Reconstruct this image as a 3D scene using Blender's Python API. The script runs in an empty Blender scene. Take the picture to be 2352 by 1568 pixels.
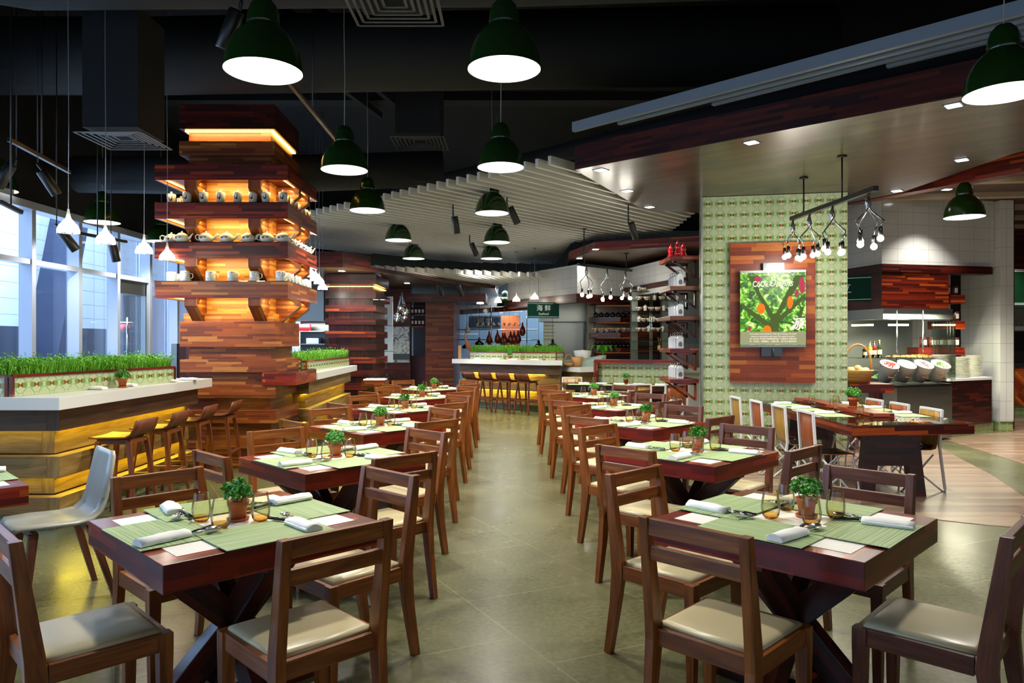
import bpy, bmesh, math, random
from math import sin, cos, pi, radians as R, sqrt
from mathutils import Vector as V, Matrix as Mx
random.seed(7)
SC = bpy.context.scene
# ---------------- camera, world, exposure, large lights ----------------
FPX, CX, CY, H = 1650.0, 1176.0, 784.0, 1.5
cd = bpy.data.cameras.new('camera'); cam = bpy.data.objects.new('camera', cd); SC.collection.objects.link(cam)
cd.sensor_width = 36; cd.lens = 36*FPX/2352; cam.location = (0, 0, H); cam.rotation_euler = (pi/2, 0, 0)
cd.clip_end = 200; SC.camera = cam
SC.view_settings.view_transform = 'Standard'; SC.view_settings.look = 'None'
SC.view_settings.exposure = 0.3; SC.view_settings.gamma = 1.0; SC.view_settings.use_curve_mapping = False
w = bpy.data.worlds.new('world'); SC.world = w; w.use_nodes = True
bg = w.node_tree.nodes['Background']; bg.inputs[0].default_value = (0.74, 0.85, 1.0, 1); bg.inputs[1].default_value = 0.9
try:
    SC.cycles.max_bounces = 8; SC.cycles.diffuse_bounces = 3; SC.cycles.glossy_bounces = 4; SC.cycles.transparent_max_bounces = 24
    SC.cycles.sample_clamp_indirect = 4; SC.cycles.use_denoising = True; SC.cycles.caustics_reflective = False; SC.cycles.caustics_refractive = False
except Exception: pass
def light(kind, name, loc, power, col=(1, .93, .82), rot=(0, 0, 0), size=.1, sy=None, spot=150, blend=.6):
    l = bpy.data.lights.new(name, kind); l.energy = power; l.color = col
    if kind == 'AREA':
        l.size = size
        if sy: l.shape = 'RECTANGLE'; l.size_y = sy
    else: l.shadow_soft_size = size
    if kind == 'SPOT': l.spot_size = R(spot); l.spot_blend = blend
    o = bpy.data.objects.new(name, l); o.location = loc; o.rotation_euler = rot; SC.collection.objects.link(o); return o
def aim(o, t):
    o.rotation_euler = (V(t)-o.location).to_track_quat('-Z', 'Y').to_euler()
# daylight through the window wall, plus an area light added to brighten the facade
light('AREA', 'facade_fill_light', (-9.5, 9, 6.8), 4000, (.62, .78, 1), (0, R(42), 0), 5, 26)
light('AREA', 'window_daylight', (-6.9, 7.5, 2.4), 600, (.5, .68, 1), (0, R(-90), 0), 3.0, 17)
# ---------------- helpers ----------------
def px(x, y, Y): return V(((x-CX)*Y/FPX, Y, H-(y-CY)*Y/FPX))
xa = lambda x, Y: (x-CX)*Y/FPX
za = lambda y, Y: H-(y-CY)*Y/FPX
def pxz(x, y, z):
    Y = (H-z)*FPX/(y-CY); return V(((x-CX)*Y/FPX, Y, z))
def lin(h):
    h = h.lstrip('#'); c = [int(h[i:i+2], 16)/255 for i in (0, 2, 4)]
    return tuple(((v+.055)/1.055)**2.4 if v > .04045 else v/12.92 for v in c)+(1,)
class X:
    def __init__(s, nt, k): s.nt = nt; s.k = k
    def m(s, op, b=None, c=None):
        n = s.nt.nodes.new('ShaderNodeMath'); n.operation = op; s.nt.links.new(s.k, n.inputs[0])
        for i, v in ((1, b), (2, c)):
            if v is None: continue
            if isinstance(v, X): s.nt.links.new(v.k, n.inputs[i])
            else: n.inputs[i].default_value = v
        return X(s.nt, n.outputs[0])
    def __add__(s, b): return s.m('ADD', b)
    def __sub__(s, b): return s.m('SUBTRACT', b)
    def __mul__(s, b): return s.m('MULTIPLY', b)
    def __truediv__(s, b): return s.m('DIVIDE', b)
    def lt(s, b): return s.m('LESS_THAN', b)
    def gt(s, b): return s.m('GREATER_THAN', b)
    def floor(s): return s.m('FLOOR')
    def frac(s): return s.m('FRACT')
    def abs(s): return s.m('ABSOLUTE')
    def sqrt(s): return s.m('SQRT')
    def mx(s, b): return s.m('MAXIMUM', b)
class Mat:
    def __init__(s, name, rough=.5, metal=0., spec=None, coat=0):
        s.m = bpy.data.materials.new(name); s.m.use_nodes = True; s.nt = s.m.node_tree
        s.b = s.nt.nodes['Principled BSDF']; s.b.inputs['Roughness'].default_value = rough; s.b.inputs['Metallic'].default_value = metal
        if spec is not None: s.b.inputs['Specular IOR Level'].default_value = spec
        if coat: s.b.inputs['Coat Weight'].default_value = coat; s.b.inputs['Coat Roughness'].default_value = .12
    def node(s, t, **kw):
        n = s.nt.nodes.new(t)
        for k, v in kw.items():
            if k in n.inputs: n.inputs[k].default_value = v
            else: setattr(n, k, v)
        return n
    def co(s, kind='UV'):
        n = s.node('ShaderNodeTexCoord'); q = s.node('ShaderNodeSeparateXYZ'); s.nt.links.new(n.outputs[kind], q.inputs[0])
        return [X(s.nt, q.outputs[i]) for i in range(3)]
    def vec(s, a, b, c=0.):
        n = s.node('ShaderNodeCombineXYZ')
        for i, v in enumerate((a, b, c)):
            if isinstance(v, X): s.nt.links.new(v.k, n.inputs[i])
            else: n.inputs[i].default_value = v
        return n.outputs[0]
    def noise(s, vec, scale=5., detail=3., dist=0.):
        n = s.node('ShaderNodeTexNoise'); n.inputs['Scale'].default_value = scale; n.inputs['Detail'].default_value = detail; n.inputs['Distortion'].default_value = dist
        if vec is not None: s.nt.links.new(vec, n.inputs['Vector'])
        return X(s.nt, n.outputs['Fac'])
    def white(s, vec):
        n = s.node('ShaderNodeTexWhiteNoise', noise_dimensions='2D'); s.nt.links.new(vec, n.inputs['Vector']); return X(s.nt, n.outputs['Value'])
    def ramp(s, f, stops, const=False):
        n = s.node('ShaderNodeValToRGB'); e = n.color_ramp.elements
        if const: n.color_ramp.interpolation = 'CONSTANT'
        while len(e) < len(stops): e.new(.5)
        for i, (p, c) in enumerate(stops): e[i].position = p; e[i].color = lin(c) if isinstance(c, str) else c
        s.nt.links.new(f.k, n.inputs[0]); return n.outputs[0]
    def mix(s, f, a, b, mode='MIX'):
        n = s.node('ShaderNodeMix', data_type='RGBA', blend_type=mode)
        for i, v in ((0, f), (6, a), (7, b)):
            if isinstance(v, X): s.nt.links.new(v.k, n.inputs[i])
            elif isinstance(v, str): n.inputs[i].default_value = lin(v)
            elif isinstance(v, (int, float)): n.inputs[i].default_value = v
            elif isinstance(v, tuple): n.inputs[i].default_value = v
            else: s.nt.links.new(v, n.inputs[i])
        return n.outputs[2]
    def col(s, v):
        if isinstance(v, str): s.b.inputs['Base Color'].default_value = lin(v)
        else: s.nt.links.new(v, s.b.inputs['Base Color'])
        return s
    def bump(s, f, st=.2, d=.01):
        n = s.node('ShaderNodeBump'); n.inputs['Strength'].default_value = st; n.inputs['Distance'].default_value = d
        s.nt.links.new(f.k, n.inputs['Height']); s.nt.links.new(n.outputs[0], s.b.inputs['Normal']); return s
    def emit(s, c, st):
        if isinstance(c, str): s.b.inputs['Emission Color'].default_value = lin(c)
        else: s.nt.links.new(c, s.b.inputs['Emission Color'])
        s.b.inputs['Emission Strength'].default_value = st; return s
def plain(name, c, rough=.5, metal=0., bump=0, **k):
    q = Mat(name, rough, metal, **k); q.col(c)
    if bump: q.bump(q.noise(q.node('ShaderNodeTexCoord').outputs['Object'], 60, 2), bump, .002)
    return q.m
def glow(name, c, st): q = Mat(name, .6, spec=.1); q.col('#080808'); q.emit(c, st); return q.m
def strip(name, cols, row=.03, ln=.42, rough=.32, coat=.15, grain=.35, wt=None):
    q = Mat(name, rough, coat=coat); u, v, _ = q.co()
    r = (v/row).floor(); off = q.white(q.vec(r, 3.7)); i = (u/ln+off*9.).floor(); rnd = q.white(q.vec(i, r))
    n = len(cols); c = q.ramp(rnd, [(k/n if not wt else wt[k], cols[k]) for k in range(n)], True)
    g = q.noise(q.vec(u*3., v*55., i), 1.6, 3)
    c = q.mix(grain, c, q.ramp(g, [(.3, '#3a2a22'), (.7, '#ffffff')]), 'MULTIPLY'); return q.col(c).m
def grainwood(name, a, b, rough=.42, fu=2.2, fv=26., coat=0., k=None):
    q = Mat(name, rough, coat=coat); u, v, z = q.co()
    n1 = q.noise(q.vec(u*fu, v*fv), 1.0, 4, 1.2); c = q.ramp(n1, [(.32, a), (.68, b)])
    n2 = q.noise(q.vec(u*fu*4, v*fv*9), 1., 2); c = q.mix(.3, c, q.ramp(n2, [(.35, '#777777'), (.6, '#ffffff')]), 'MULTIPLY')
    return q.col(c).m
def gtile(name, s=.155, dark=False):
    q = Mat(name, .16, coat=.3); u, v, _ = q.co(); a = u/s; b = v/s
    fu = (a.frac()-.5).abs(); fv = (b.frac()-.5).abs()
    n = q.noise(q.vec(u, v), 90, 2); c = q.mix(n, '#a9c088' if not dark else '#6f8a52', '#d3deb8' if not dark else '#a4b58c')
    cu = fu-.5; cv = fv-.5; r1 = (cu*cu+cv*cv).sqrt(); ring = (r1-.36).abs().lt(.025)
    r2 = (fu*fu+fv*fv).sqrt(); ring2 = (r2-.40).abs().lt(.02); r3 = (r1-.2).abs().lt(.02)
    c = q.mix(ring.mx(ring2)*.4, c, '#587040'); c = q.mix(r3*.5, c, '#c9b56a')
    eu = (fu-.27)*1.0; el = ((eu*eu)/.017+(fv*fv)/.022).lt(1.); c = q.mix(el*.85, c, '#5f962a')
    bow = fu.lt(.16)*fv.lt(.13)*(fv-fu*.8).lt(.03); c = q.mix(bow, c, '#8c4a1e')
    return q.col(c).m
def wtile(name, c='#c9cac6', su=.3, sv=.2, rough=.12, g='#a6a7a2'):
    q = Mat(name, rough, coat=.2); u, v, _ = q.co(); a = (u/su).frac(); b = (v/sv).frac()
    l = a.lt(.008/su).mx(b.lt(.008/sv)); n = q.noise(q.vec(u, v), 3, 2)
    cc = q.mix(l, q.mix(n*.35, c, '#a9aaa6'), g); q.col(cc); q.bump(l*-1., .4, .004); return q.m
class MB:
    def __init__(s, hz=False): s.hz = hz; s.v = []; s.f = []; s.uv = []; s.sm = []; s.mi = []; s.cur = 0
    def face(s, idx, uv=None, sm=False):
        s.f.append(tuple(idx)); s.uv.append(uv); s.sm.append(sm); s.mi.append(s.cur)
    def mat(s, i): s.cur = i; return s
    def box(s, c, d, rz=0, M=None):
        M = M or (Mx.Translation(V(c)) @ Mx.Rotation(rz, 4, 'Z')); h = V(d)/2; b = len(s.v)
        L = [V((sx*h.x, sy*h.y, sz*h.z)) for sz in (-1, 1) for sy in (-1, 1) for sx in (-1, 1)]
        s.v += [M @ p for p in L]; o = (random.random()*9, random.random()*9)
        for q, ax in (((0, 2, 3, 1), (0, 1)), ((4, 5, 7, 6), (0, 1)), ((0, 1, 5, 4), (0, 2)), ((2, 6, 7, 3), (0, 2)), ((0, 4, 6, 2), (1, 2)), ((1, 3, 7, 5), (1, 2))):
            a, e = ax
            if s.hz and e == 2: pass
            elif d[e] > d[a]*1.3 or (e == 1 and d[1] > d[0]): a, e = e, a
            s.face([b+i for i in q], [(L[i][a]+o[0], L[i][e]+o[1]) for i in q])
        return s
    def bx(s, x0, x1, y0, y1, z0, z1): return s.box(((x0+x1)/2, (y0+y1)/2, (z0+z1)/2), (abs(x1-x0), abs(y1-y0), abs(z1-z0)))
    def bar(s, p0, p1, w, t, up=(0, 0, 1)):
        p0 = V(p0); p1 = V(p1); x = (p1-p0); L = x.length; x.normalize(); y = V(up).cross(x)
        if y.length < 1e-4: y = V((0, 1, 0)).cross(x)
        y.normalize(); z = x.cross(y); M = Mx((x, y, z)).transposed().to_4x4(); M.translation = (p0+p1)/2
        return s.box(None, (L, w, t), M=M)
    def loft(s, rings, sm=False, cap=True, closed=True):
        b = len(s.v); n = len(rings[0]); o = (random.random()*9, random.random()*9); acc = 0; us = []
        for k, r in enumerate(rings):
            if k: acc += (sum((V(p) for p in r), V())/n-sum((V(p) for p in rings[k-1]), V())/n).length
            us.append(acc); s.v += [V(p) for p in r]
        per = [0]
        for i in range(n): per.append(per[-1]+(V(rings[0][(i+1) % n])-V(rings[0][i])).length)
        for k in range(len(rings)-1):
            for i in range(n if closed else n-1):
                j = (i+1) % n; q = [b+k*n+i, b+k*n+j, b+(k+1)*n+j, b+(k+1)*n+i]
                s.face(q, [(us[k]+o[0], per[i]+o[1]), (us[k]+o[0], per[i+1]+o[1]), (us[k+1]+o[0], per[i+1]+o[1]), (us[k+1]+o[0], per[i]+o[1])], sm)
        if cap and closed:
            for k in (0, len(rings)-1):
                q = [b+k*n+i for i in range(n)]; q = q[::-1] if k == 0 else q
                s.face(q, [(s.v[i].x, s.v[i].y) for i in q])
        return s
    def post(s, secs):   # secs: (x,y,z,wx,wy)
        return s.loft([[(x-a/2, y-b/2, z), (x+a/2, y-b/2, z), (x+a/2, y+b/2, z), (x-a/2, y+b/2, z)] for x, y, z, a, b in secs])
    def lathe(s, prof, n=16, c=(0, 0, 0), sm=True, cap=False, ax=None):
        rings = [[(c[0]+r*cos(2*pi*i/n), c[1]+r*sin(2*pi*i/n), c[2]+z) for i in range(n)] for r, z in prof]
        return s.loft(rings, sm, cap)
    def tube(s, pts, r, n=8, sm=True, cap=True):
        pts = [V(p) for p in pts]; rings = []; ref = None
        for k, p in enumerate(pts):
            t = (pts[min(k+1, len(pts)-1)]-pts[max(k-1, 0)]).normalized()
            if ref is None: ref = V((0, 0, 1)) if abs(t.z) < .9 else V((1, 0, 0))
            x = (ref-t*ref.dot(t)).normalized(); y = t.cross(x); ref = x; rr = r[k] if isinstance(r, (list, tuple)) else r
            rings.append([p+(x*cos(2*pi*i/n)+y*sin(2*pi*i/n))*rr for i in range(n)])
        return s.loft(rings, sm, cap)
    def prism(s, poly, z0, z1, rot=0):
        b = len(s.v); n = len(poly); s.v += [V((x, y, z0)) for x, y in poly]+[V((x, y, z1)) for x, y in poly]
        ar = sum(poly[i][0]*poly[(i+1) % n][1]-poly[(i+1) % n][0]*poly[i][1] for i in range(n)); cr, sr = cos(rot), sin(rot)
        t = lambda p: (p[0]*cr+p[1]*sr, -p[0]*sr+p[1]*cr)
        up = list(range(n)) if ar > 0 else list(range(n))[::-1]
        s.face([b+n+i for i in up], [t(poly[i]) for i in up]); s.face([b+i for i in up[::-1]], [t(poly[i]) for i in up[::-1]])
        acc = 0
        for k in range(n):
            i, j = up[k], up[(k+1) % n]; L = (V(poly[j])-V(poly[i])).length
            s.face([b+i, b+j, b+n+j, b+n+i], [(acc, z0), (acc+L, z0), (acc+L, z1), (acc, z1)]); acc += L
        return s
    def quad(s, a, b, c, d):
        k = len(s.v); s.v += [V(p) for p in (a, b, c, d)]; u = (s.v[k+1]-s.v[k]).length; h = (s.v[k+3]-s.v[k]).length
        s.face([k, k+1, k+2, k+3], [(0, 0), (u, 0), (u, h), (0, h)]); return s
    def sphere(s, c, r, n=10, m=6, sz=1): 
        return s.lathe([(max(r*sin(pi*k/m), 1e-4), -r*sz*cos(pi*k/m)) for k in range(m+1)], n, c)
    def move(s, M, start=0):
        for i in range(start, len(s.v)): s.v[i] = M @ s.v[i]
        return s
    def build(s, name, mats, parent=None, loc=(0, 0, 0), rz=0, bevel=0):
        me = bpy.data.meshes.new(name); me.from_pydata([tuple(p) for p in s.v], [], s.f)
        mats = mats if isinstance(mats, (list, tuple)) else [mats]
        for m in mats: me.materials.append(m)
        ul = me.uv_layers.new(name='UVMap'); flat = []
        for f, u in zip(s.f, s.uv):
            for i in range(len(f)): flat += list(u[i]) if u else [s.v[f[i]].x, s.v[f[i]].y]
        ul.data.foreach_set('uv', flat); me.polygons.foreach_set('use_smooth', s.sm); me.polygons.foreach_set('material_index', s.mi); me.update()
        if bevel:
            bm = bmesh.new(); bm.from_mesh(me)
            bmesh.ops.bevel(bm, geom=[e for e in bm.edges if len(e.link_faces) == 2 and e.calc_face_angle() > .6], offset=bevel, segments=2, profile=.6, affect='EDGES')
            bm.to_mesh(me); bm.free()
        o = bpy.data.objects.new(name, me); SC.collection.objects.link(o); o.location = loc; o.rotation_euler = (0, 0, rz); o.parent = parent
        return o
def tag(o, label=None, cat=None, group=None, kind=None):
    for k, v in (('label', label), ('category', cat), ('group', group), ('kind', kind)):
        if v: o[k] = v
    return o
def thing(name, label, cat, loc=(0, 0, 0), rz=0, group=None):
    o = bpy.data.objects.new(name, None); SC.collection.objects.link(o); o.location = loc; o.rotation_euler = (0, 0, rz); o.empty_display_size = .1
    return tag(o, label, cat, group)
def dup(root, loc, rz=0, label=None, group=None, sc=None, kids=None):
    r = root.copy(); SC.collection.objects.link(r); r.location = loc; r.rotation_euler = (0, 0, rz)
    if sc: r.scale = (sc, sc, sc)
    tag(r, label, None, group)
    for ch, gs in (kids if kids is not None else [(c_, list(c_.children)) for c_ in root.children]):
        c = ch.copy(); SC.collection.objects.link(c); c.parent = r
        for g in gs: d = g.copy(); SC.collection.objects.link(d); d.parent = c
    return r
class Proto:   # the first use moves the original, later uses copy it
    def __init__(s, root): s.root = root; s.used = False; s.kids = [(c, list(c.children)) for c in root.children]
    def put(s, loc, rz=0, label=None, group=None, sc=None):
        if not s.used:
            s.used = True; r = s.root; r.location = loc; r.rotation_euler = (0, 0, rz)
            if sc: r.scale = (sc, sc, sc)
            return tag(r, label, None, group)
        return dup(s.root, loc, rz, label, group, sc, s.kids)
def struct(mb, name, m, parent=None, **k):
    o = mb.build(name, m, parent, **k)
    if not parent: o['kind'] = 'structure'
    return o
def text(body, size, m, parent, loc, rot=(pi/2, 0, 0), name='lettering', ext=.001, shear=0, sx=1, off=0):
    c = bpy.data.curves.new(name, 'FONT'); c.body = body; c.size = size; c.extrude = ext; c.align_x = 'CENTER'; c.align_y = 'CENTER'; c.shear = shear; c.offset = off
    c.resolution_u = 3; tmp = bpy.data.objects.new('tmp', c); SC.collection.objects.link(tmp); bpy.context.view_layer.update()
    me = bpy.data.meshes.new_from_object(tmp.evaluated_get(bpy.context.evaluated_depsgraph_get())); bpy.data.objects.remove(tmp); me.materials.clear(); me.materials.append(m)
    o = bpy.data.objects.new(name, me); SC.collection.objects.link(o); o.location = loc; o.rotation_euler = rot; o.parent = parent; o.scale = (sx, 1, 1); return o
# ---------------- materials ----------------
RED = strip('laminated_red_wood', ['#430e06', '#5e1608', '#74200b', '#8a2e0e', '#a04416', '#641a09', '#4c1107'], .033, .5, .36, .05)
REDT = strip('table_red_wood', ['#5e1208', '#781909', '#8e220a', '#a5340e', '#b65218', '#7e1b09', '#661508'], .034, .33, .3, .15)
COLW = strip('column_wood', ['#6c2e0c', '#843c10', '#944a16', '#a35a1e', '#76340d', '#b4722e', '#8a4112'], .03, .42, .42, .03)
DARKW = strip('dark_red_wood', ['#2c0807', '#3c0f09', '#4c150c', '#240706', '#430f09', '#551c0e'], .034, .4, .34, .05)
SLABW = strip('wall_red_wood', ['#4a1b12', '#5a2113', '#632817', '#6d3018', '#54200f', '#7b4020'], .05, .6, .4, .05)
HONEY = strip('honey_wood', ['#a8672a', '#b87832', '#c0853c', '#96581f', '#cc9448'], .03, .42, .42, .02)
ORG = strip('orange_panel_wood', ['#8f3a16', '#a84a1b', '#b9581f', '#7e3012', '#c9742e', '#9a421a'], .055, .5, .38, .1)
SOFF = strip('soffit_plank', ['#523c28', '#463222', '#5e452e', '#3b2b1e', '#503a26'], .11, .9, .3, .15, .5)
CHW = grainwood('chair_wood', '#683411', '#a05c22', .38, coat=.05)
CHW2 = grainwood('chair_wood_dark', '#4d2716', '#7a452c', .4, coat=.05)
STW = grainwood('stool_wood', '#55260e', '#7e421c', .4)
OAK = grainwood('counter_oak', '#7a5a2c', '#a58546', .5, 1.6, 14)
OAKD = grainwood('counter_walnut', '#4f3822', '#75583a', .5, 1.6, 14)
CREAM = plain('cream_leather', '#d0c398', .33, bump=.12)
GREYL = plain('grey_leather', '#a9aa9e', .3)
WHITE = plain('white_solid_surface', '#dfe0da', .3)
NAPK = plain('white_cotton', '#fbfbf8', .85, bump=.3)
CARD = plain('white_inlay', '#faf8f0', .45)
TERRA = plain('terracotta', '#b0602f', .75, bump=.2)
SOIL = plain('soil', '#2c1d12', .95)
LEAF = plain('herb_leaf', '#2f7d1c', .55); LEAF2 = plain('herb_leaf_light', '#57a528', .55)
GRASS = plain('grass_blade', '#5fae22', .6); GRASS2 = plain('grass_blade_light', '#8fce3e', .6)
STEEL = plain('polished_steel', '#c8ccd0', .18, 1.); SATIN = plain('brushed_steel', '#9aa09c', .38, 1.); DSTEEL = plain('dark_steel', '#5b6064', .35, 1.)  # the last one is a darker steel tone
BLK = plain('black_metal', '#0b0b0c', .4); HANDLE = plain('black_handle', '#101014', .3)
GRN = plain('green_enamel', '#15300a', .22, coat=.25); SHADEIN = glow('lit_shade_interior', '#fff8ea', 3.2)
WHT = plain('white_paint', '#e6e6e2', .35); FRAMEW = plain('white_chair_frame', '#e9e9ea', .3)
BAKE = grainwood('oak_ply', '#8f6a26', '#b58a38', .35); BAKER = grainwood('red_ply', '#8a4420', '#a85c30', .35); SEATD = plain('dark_seat_pad', '#12100f', .5)
CERA = plain('cream_ceramic', '#e6e3d3', .22, coat=.3); INK = plain('dark_paint', '#141a14', .4); ROOST = plain('red_paint', '#b3202a', .4)
DARK = plain('dark_void', '#050506', .8); DUCT = plain('dark_duct', '#0b0e11', .8); CEIL = plain('dark_ceiling', '#08090b', .9)
LED = glow('warm_led_strip', '#ffc050', 9); LEDY = glow('yellow_led_strip', '#ffdc30', 9); BULB = glow('lit_bulb', '#fff4e0', 40); DOWN = glow('downlight_lens', '#f4f7ff', 12)
ALU = plain('window_aluminium', '#aab4c4', .45); BEAMG = plain('beam_grey', '#7a8694', .5); SLAT = plain('slat_white', '#cfd0ca', .4)
SIGNG = plain('sign_green', '#0f3d32', .7, spec=.1); SIGNB = plain('sign_blue', '#12406a', .6, spec=.1); SIGNW = plain('sign_white', '#e6ebe6', .5)
TILE = gtile('green_patterned_tile'); TILED = gtile('green_skirting_tile', .12, True); WT = wtile('white_wall_tile'); WTB = wtile('white_wall_tile_large', '#d0d1cc', .32, .32)
q = Mat('green_placemat', .6); u, v, _ = q.co(); nz = q.noise(q.vec(u*1.5, v*140.), 1., 2); q.col(q.ramp(nz, [(.38, '#7d9a60'), (.6, '#b4c894')])); q.bump(nz, .35, .002); MAT = q.m
def clearglass(name, tint, gl=.10, rough=.02):
    m = bpy.data.materials.new(name); m.use_nodes = True; nt = m.node_tree; nt.nodes.clear()
    o = nt.nodes.new('ShaderNodeOutputMaterial'); t = nt.nodes.new('ShaderNodeBsdfTransparent'); g = nt.nodes.new('ShaderNodeBsdfGlossy'); x = nt.nodes.new('ShaderNodeMixShader')
    t.inputs[0].default_value = lin(tint); g.inputs['Roughness'].default_value = rough
    lw = nt.nodes.new('ShaderNodeLayerWeight'); lw.inputs[0].default_value = gl*3; ml = nt.nodes.new('ShaderNodeMath'); ml.operation = 'MULTIPLY_ADD'
    ml.inputs[1].default_value = .8; ml.inputs[2].default_value = gl*.5; nt.links.new(lw.outputs['Fresnel'], ml.inputs[0])
    nt.links.new(ml.outputs[0], x.inputs[0]); nt.links.new(t.outputs[0], x.inputs[1]); nt.links.new(g.outputs[0], x.inputs[2]); nt.links.new(x.outputs[0], o.inputs[0]); return m
PANE = clearglass('window_glass', '#eef3f8', .04); GLS = clearglass('drinking_glass', '#f7f1dc', .07); AMB = clearglass('amber_glass', '#f2cf8a', .05); SHELFG = clearglass('green_shelf_glass', '#cfe6d8', .12); SHADEG = clearglass('ribbed_lamp_glass', '#f4efe6', .12, .1)
nt = SHADEG.node_tree; tl = nt.nodes.new('ShaderNodeBsdfTranslucent'); tl.inputs[0].default_value = (.95, .92, .88, 1); ms = nt.nodes.new('ShaderNodeMixShader'); ms.inputs[0].default_value = .5; mo = [n_ for n_ in nt.nodes if n_.type == 'OUTPUT_MATERIAL'][0]; src = mo.inputs[0].links[0].from_socket; nt.links.new(src, ms.inputs[1]); nt.links.new(tl.outputs[0], ms.inputs[2]); nt.links.new(ms.outputs[0], mo.inputs[0])
q = Mat('concrete_tile_floor', .2, spec=.5); x_, y_, z_ = q.co('Object'); n = q.noise(q.node('ShaderNodeTexCoord').outputs['Object'], 1.3, 8, .6); n2 = q.noise(q.node('ShaderNodeTexCoord').outputs['Object'], 34, 4)
a = (x_*.9+y_*.5)/.92; b = (x_*-.42+y_*.92)/.92; li = a.frac().lt(.006).mx((b+(a.floor())*.37).frac().lt(.006))
c = q.mix(.5, q.ramp(n, [(.3, '#494a33'), (.7, '#6e6e4d')]), q.ramp(n2, [(.3, '#4d4e37'), (.7, '#70704e')])); c = q.mix(li*.35, c, '#a3a088'); q.col(c)
q.nt.links.new((n*.2+.16).k, q.b.inputs['Roughness']); FLOOR = q.m
FLW = strip('floor_wood_plank', ['#8f7560', '#9c836c', '#a88f77', '#85705c', '#93796a'], .09, 1.1, .3, .2)
# ---------------- floor ----------------
fl = struct(MB().bx(-16, 17, -5, 32, -.1, 0), 'floor', FLOOR)
z1 = [(2.2, 8.6), (2.35, 7.5), (2.75, 6.75), (3.3, 6.2), (3.9, 5.85), (4.5, 5.65), (4.95, 6.95), (5.4, 8.1), (5.8, 9.4), (6.2, 10.6), (6.5, 12.6), (4.6, 12.6), (2.3, 12.6)]
struct(MB().prism(z1, 0, .004), 'floor', FLW)
struct(MB().prism([(5.6, 6.2), (6.27, 8.8), (6.6, 10.95), (6.75, 12.5), (9, 14), (14, 14), (14, 4), (5.2, 4)], 0, .004), 'floor', FLW)
# ---------------- tables ----------------
A45 = R(45)
def make_table():
    t = thing('dining_table', 'x', 'table'); s = .43
    MB().box((0, 0, .7), (2*s, 2*s, .1)).build('tabletop', REDT, t, bevel=.003)
    MB().bx(-.36, .36, -.36, .36, .7495, .7515).build('white_inlay', CARD, t)
    p = MB()
    for sx in (-1, 1):
        for k, o in ((0, .035), (1, -.035)):
            a, b = (V((sx*.33, o, .64)), V((-sx*.06, o, .0))) if k == 0 else (V((o, sx*.33, .64)), V((o, -sx*.06, .0)))
        p.bar((sx*.32, 0, .65), (-sx*.30, 0, .04), .11, .075, (0, 1, 0)); p.bar((0, sx*.32, .65), (0, -sx*.30, .04), .11, .075, (1, 0, 0))
    p.bx(-.36, .36, -.05, .05, 0, .045); p.bx(-.05, .05, -.36, .36, 0, .045); p.bx(-.38, .38, -.04, .04, .62, .65); p.bx(-.04, .04, -.38, .38, .62, .65)
    p.build('pedestal', DARKW, t, bevel=.003); return t
TAB = Proto(make_table())
def make_chair(w1, seatm):
    t = thing('dining_chair', 'x', 'chair')
    m = MB().loft([[(x*k, y*k-.0+.0, z) for x, y in ((-.19, -.185), (.19, -.185), (.195, .19), (-.195, .19))] for k, z in ((.985, .436), (.985, .446), (.955, .455), (.88, .461), (.7, .466), (.4, .469))], True, cap=True); m.build('seat_cushion', seatm, t)
    MB().bx(-.178, .178, .19, .212, .375, .44).bx(-.178, .178, -.212, -.19, .375, .44).bx(-.212, -.187, -.17, .17, .375, .44).bx(.187, .212, -.17, .17, .375, .44).build('seat_frame', w1, t, bevel=.002)
    for s in (-1, 1):
        MB().post([(s*.195, .195, 0, .036, .036), (s*.195, .195, .375, .05, .05), (s*.195, .195, .44, .05, .05)]).build('front_leg', w1, t, bevel=.003)
        MB().post([(s*.197, -.265, 0, .03, .042), (s*.197, -.222, .25, .036, .052), (s*.197, -.205, .40, .038, .066), (s*.197, -.21, .47, .038, .062), (s*.197, -.262, .86, .036, .04)]).build('rear_leg', w1, t, bevel=.003)
    MB().bar((-.18, -.258, .826), (.18, -.258, .826), .028, .062).build('top_rail', w1, t, bevel=.003)
    MB().bar((-.18, -.247, .728), (.18, -.247, .728), .026, .052).build('back_rail', w1, t, bevel=.003)
    return t
CH = [Proto(make_chair(CHW, CREAM)), Proto(make_chair(CHW2, CREAM))]
PM = Proto(tag(MB().loft([[(-.215, -.15, z), (.215, -.15, z), (.215, .15, z), (-.215, .15, z)] for z in (0, .0025)]).build('placemat', MAT), 'x', 'placemat'))
def napkin():
    m = MB(); pr = []
    for k in range(11):
        a = pi*k/10; pr.append((.034*cos(a)*1.0, .011+.017*sin(a)))
    pr += [(-.034, .003), (-.03, 0), (.03, 0), (.035, .004)]
    rings = [[(x*(1-.06*(abs(j-3)/3)**3)+.002*sin(j*2.1+i), -.095+j*.19/6, z*(1-.08*(abs(j-3)/3)**4)+(.002*sin(j*1.7+i*.9) if z > .012 else 0)) for i, (x, z) in enumerate(pr)] for j in range(7)]
    m.loft(rings, True); m.bar((.033, -.09, .012), (.033, .09, .012), .012, .004); return tag(m.build('napkin', NAPK), 'x', 'napkin')
NAP = Proto(napkin())
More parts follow.
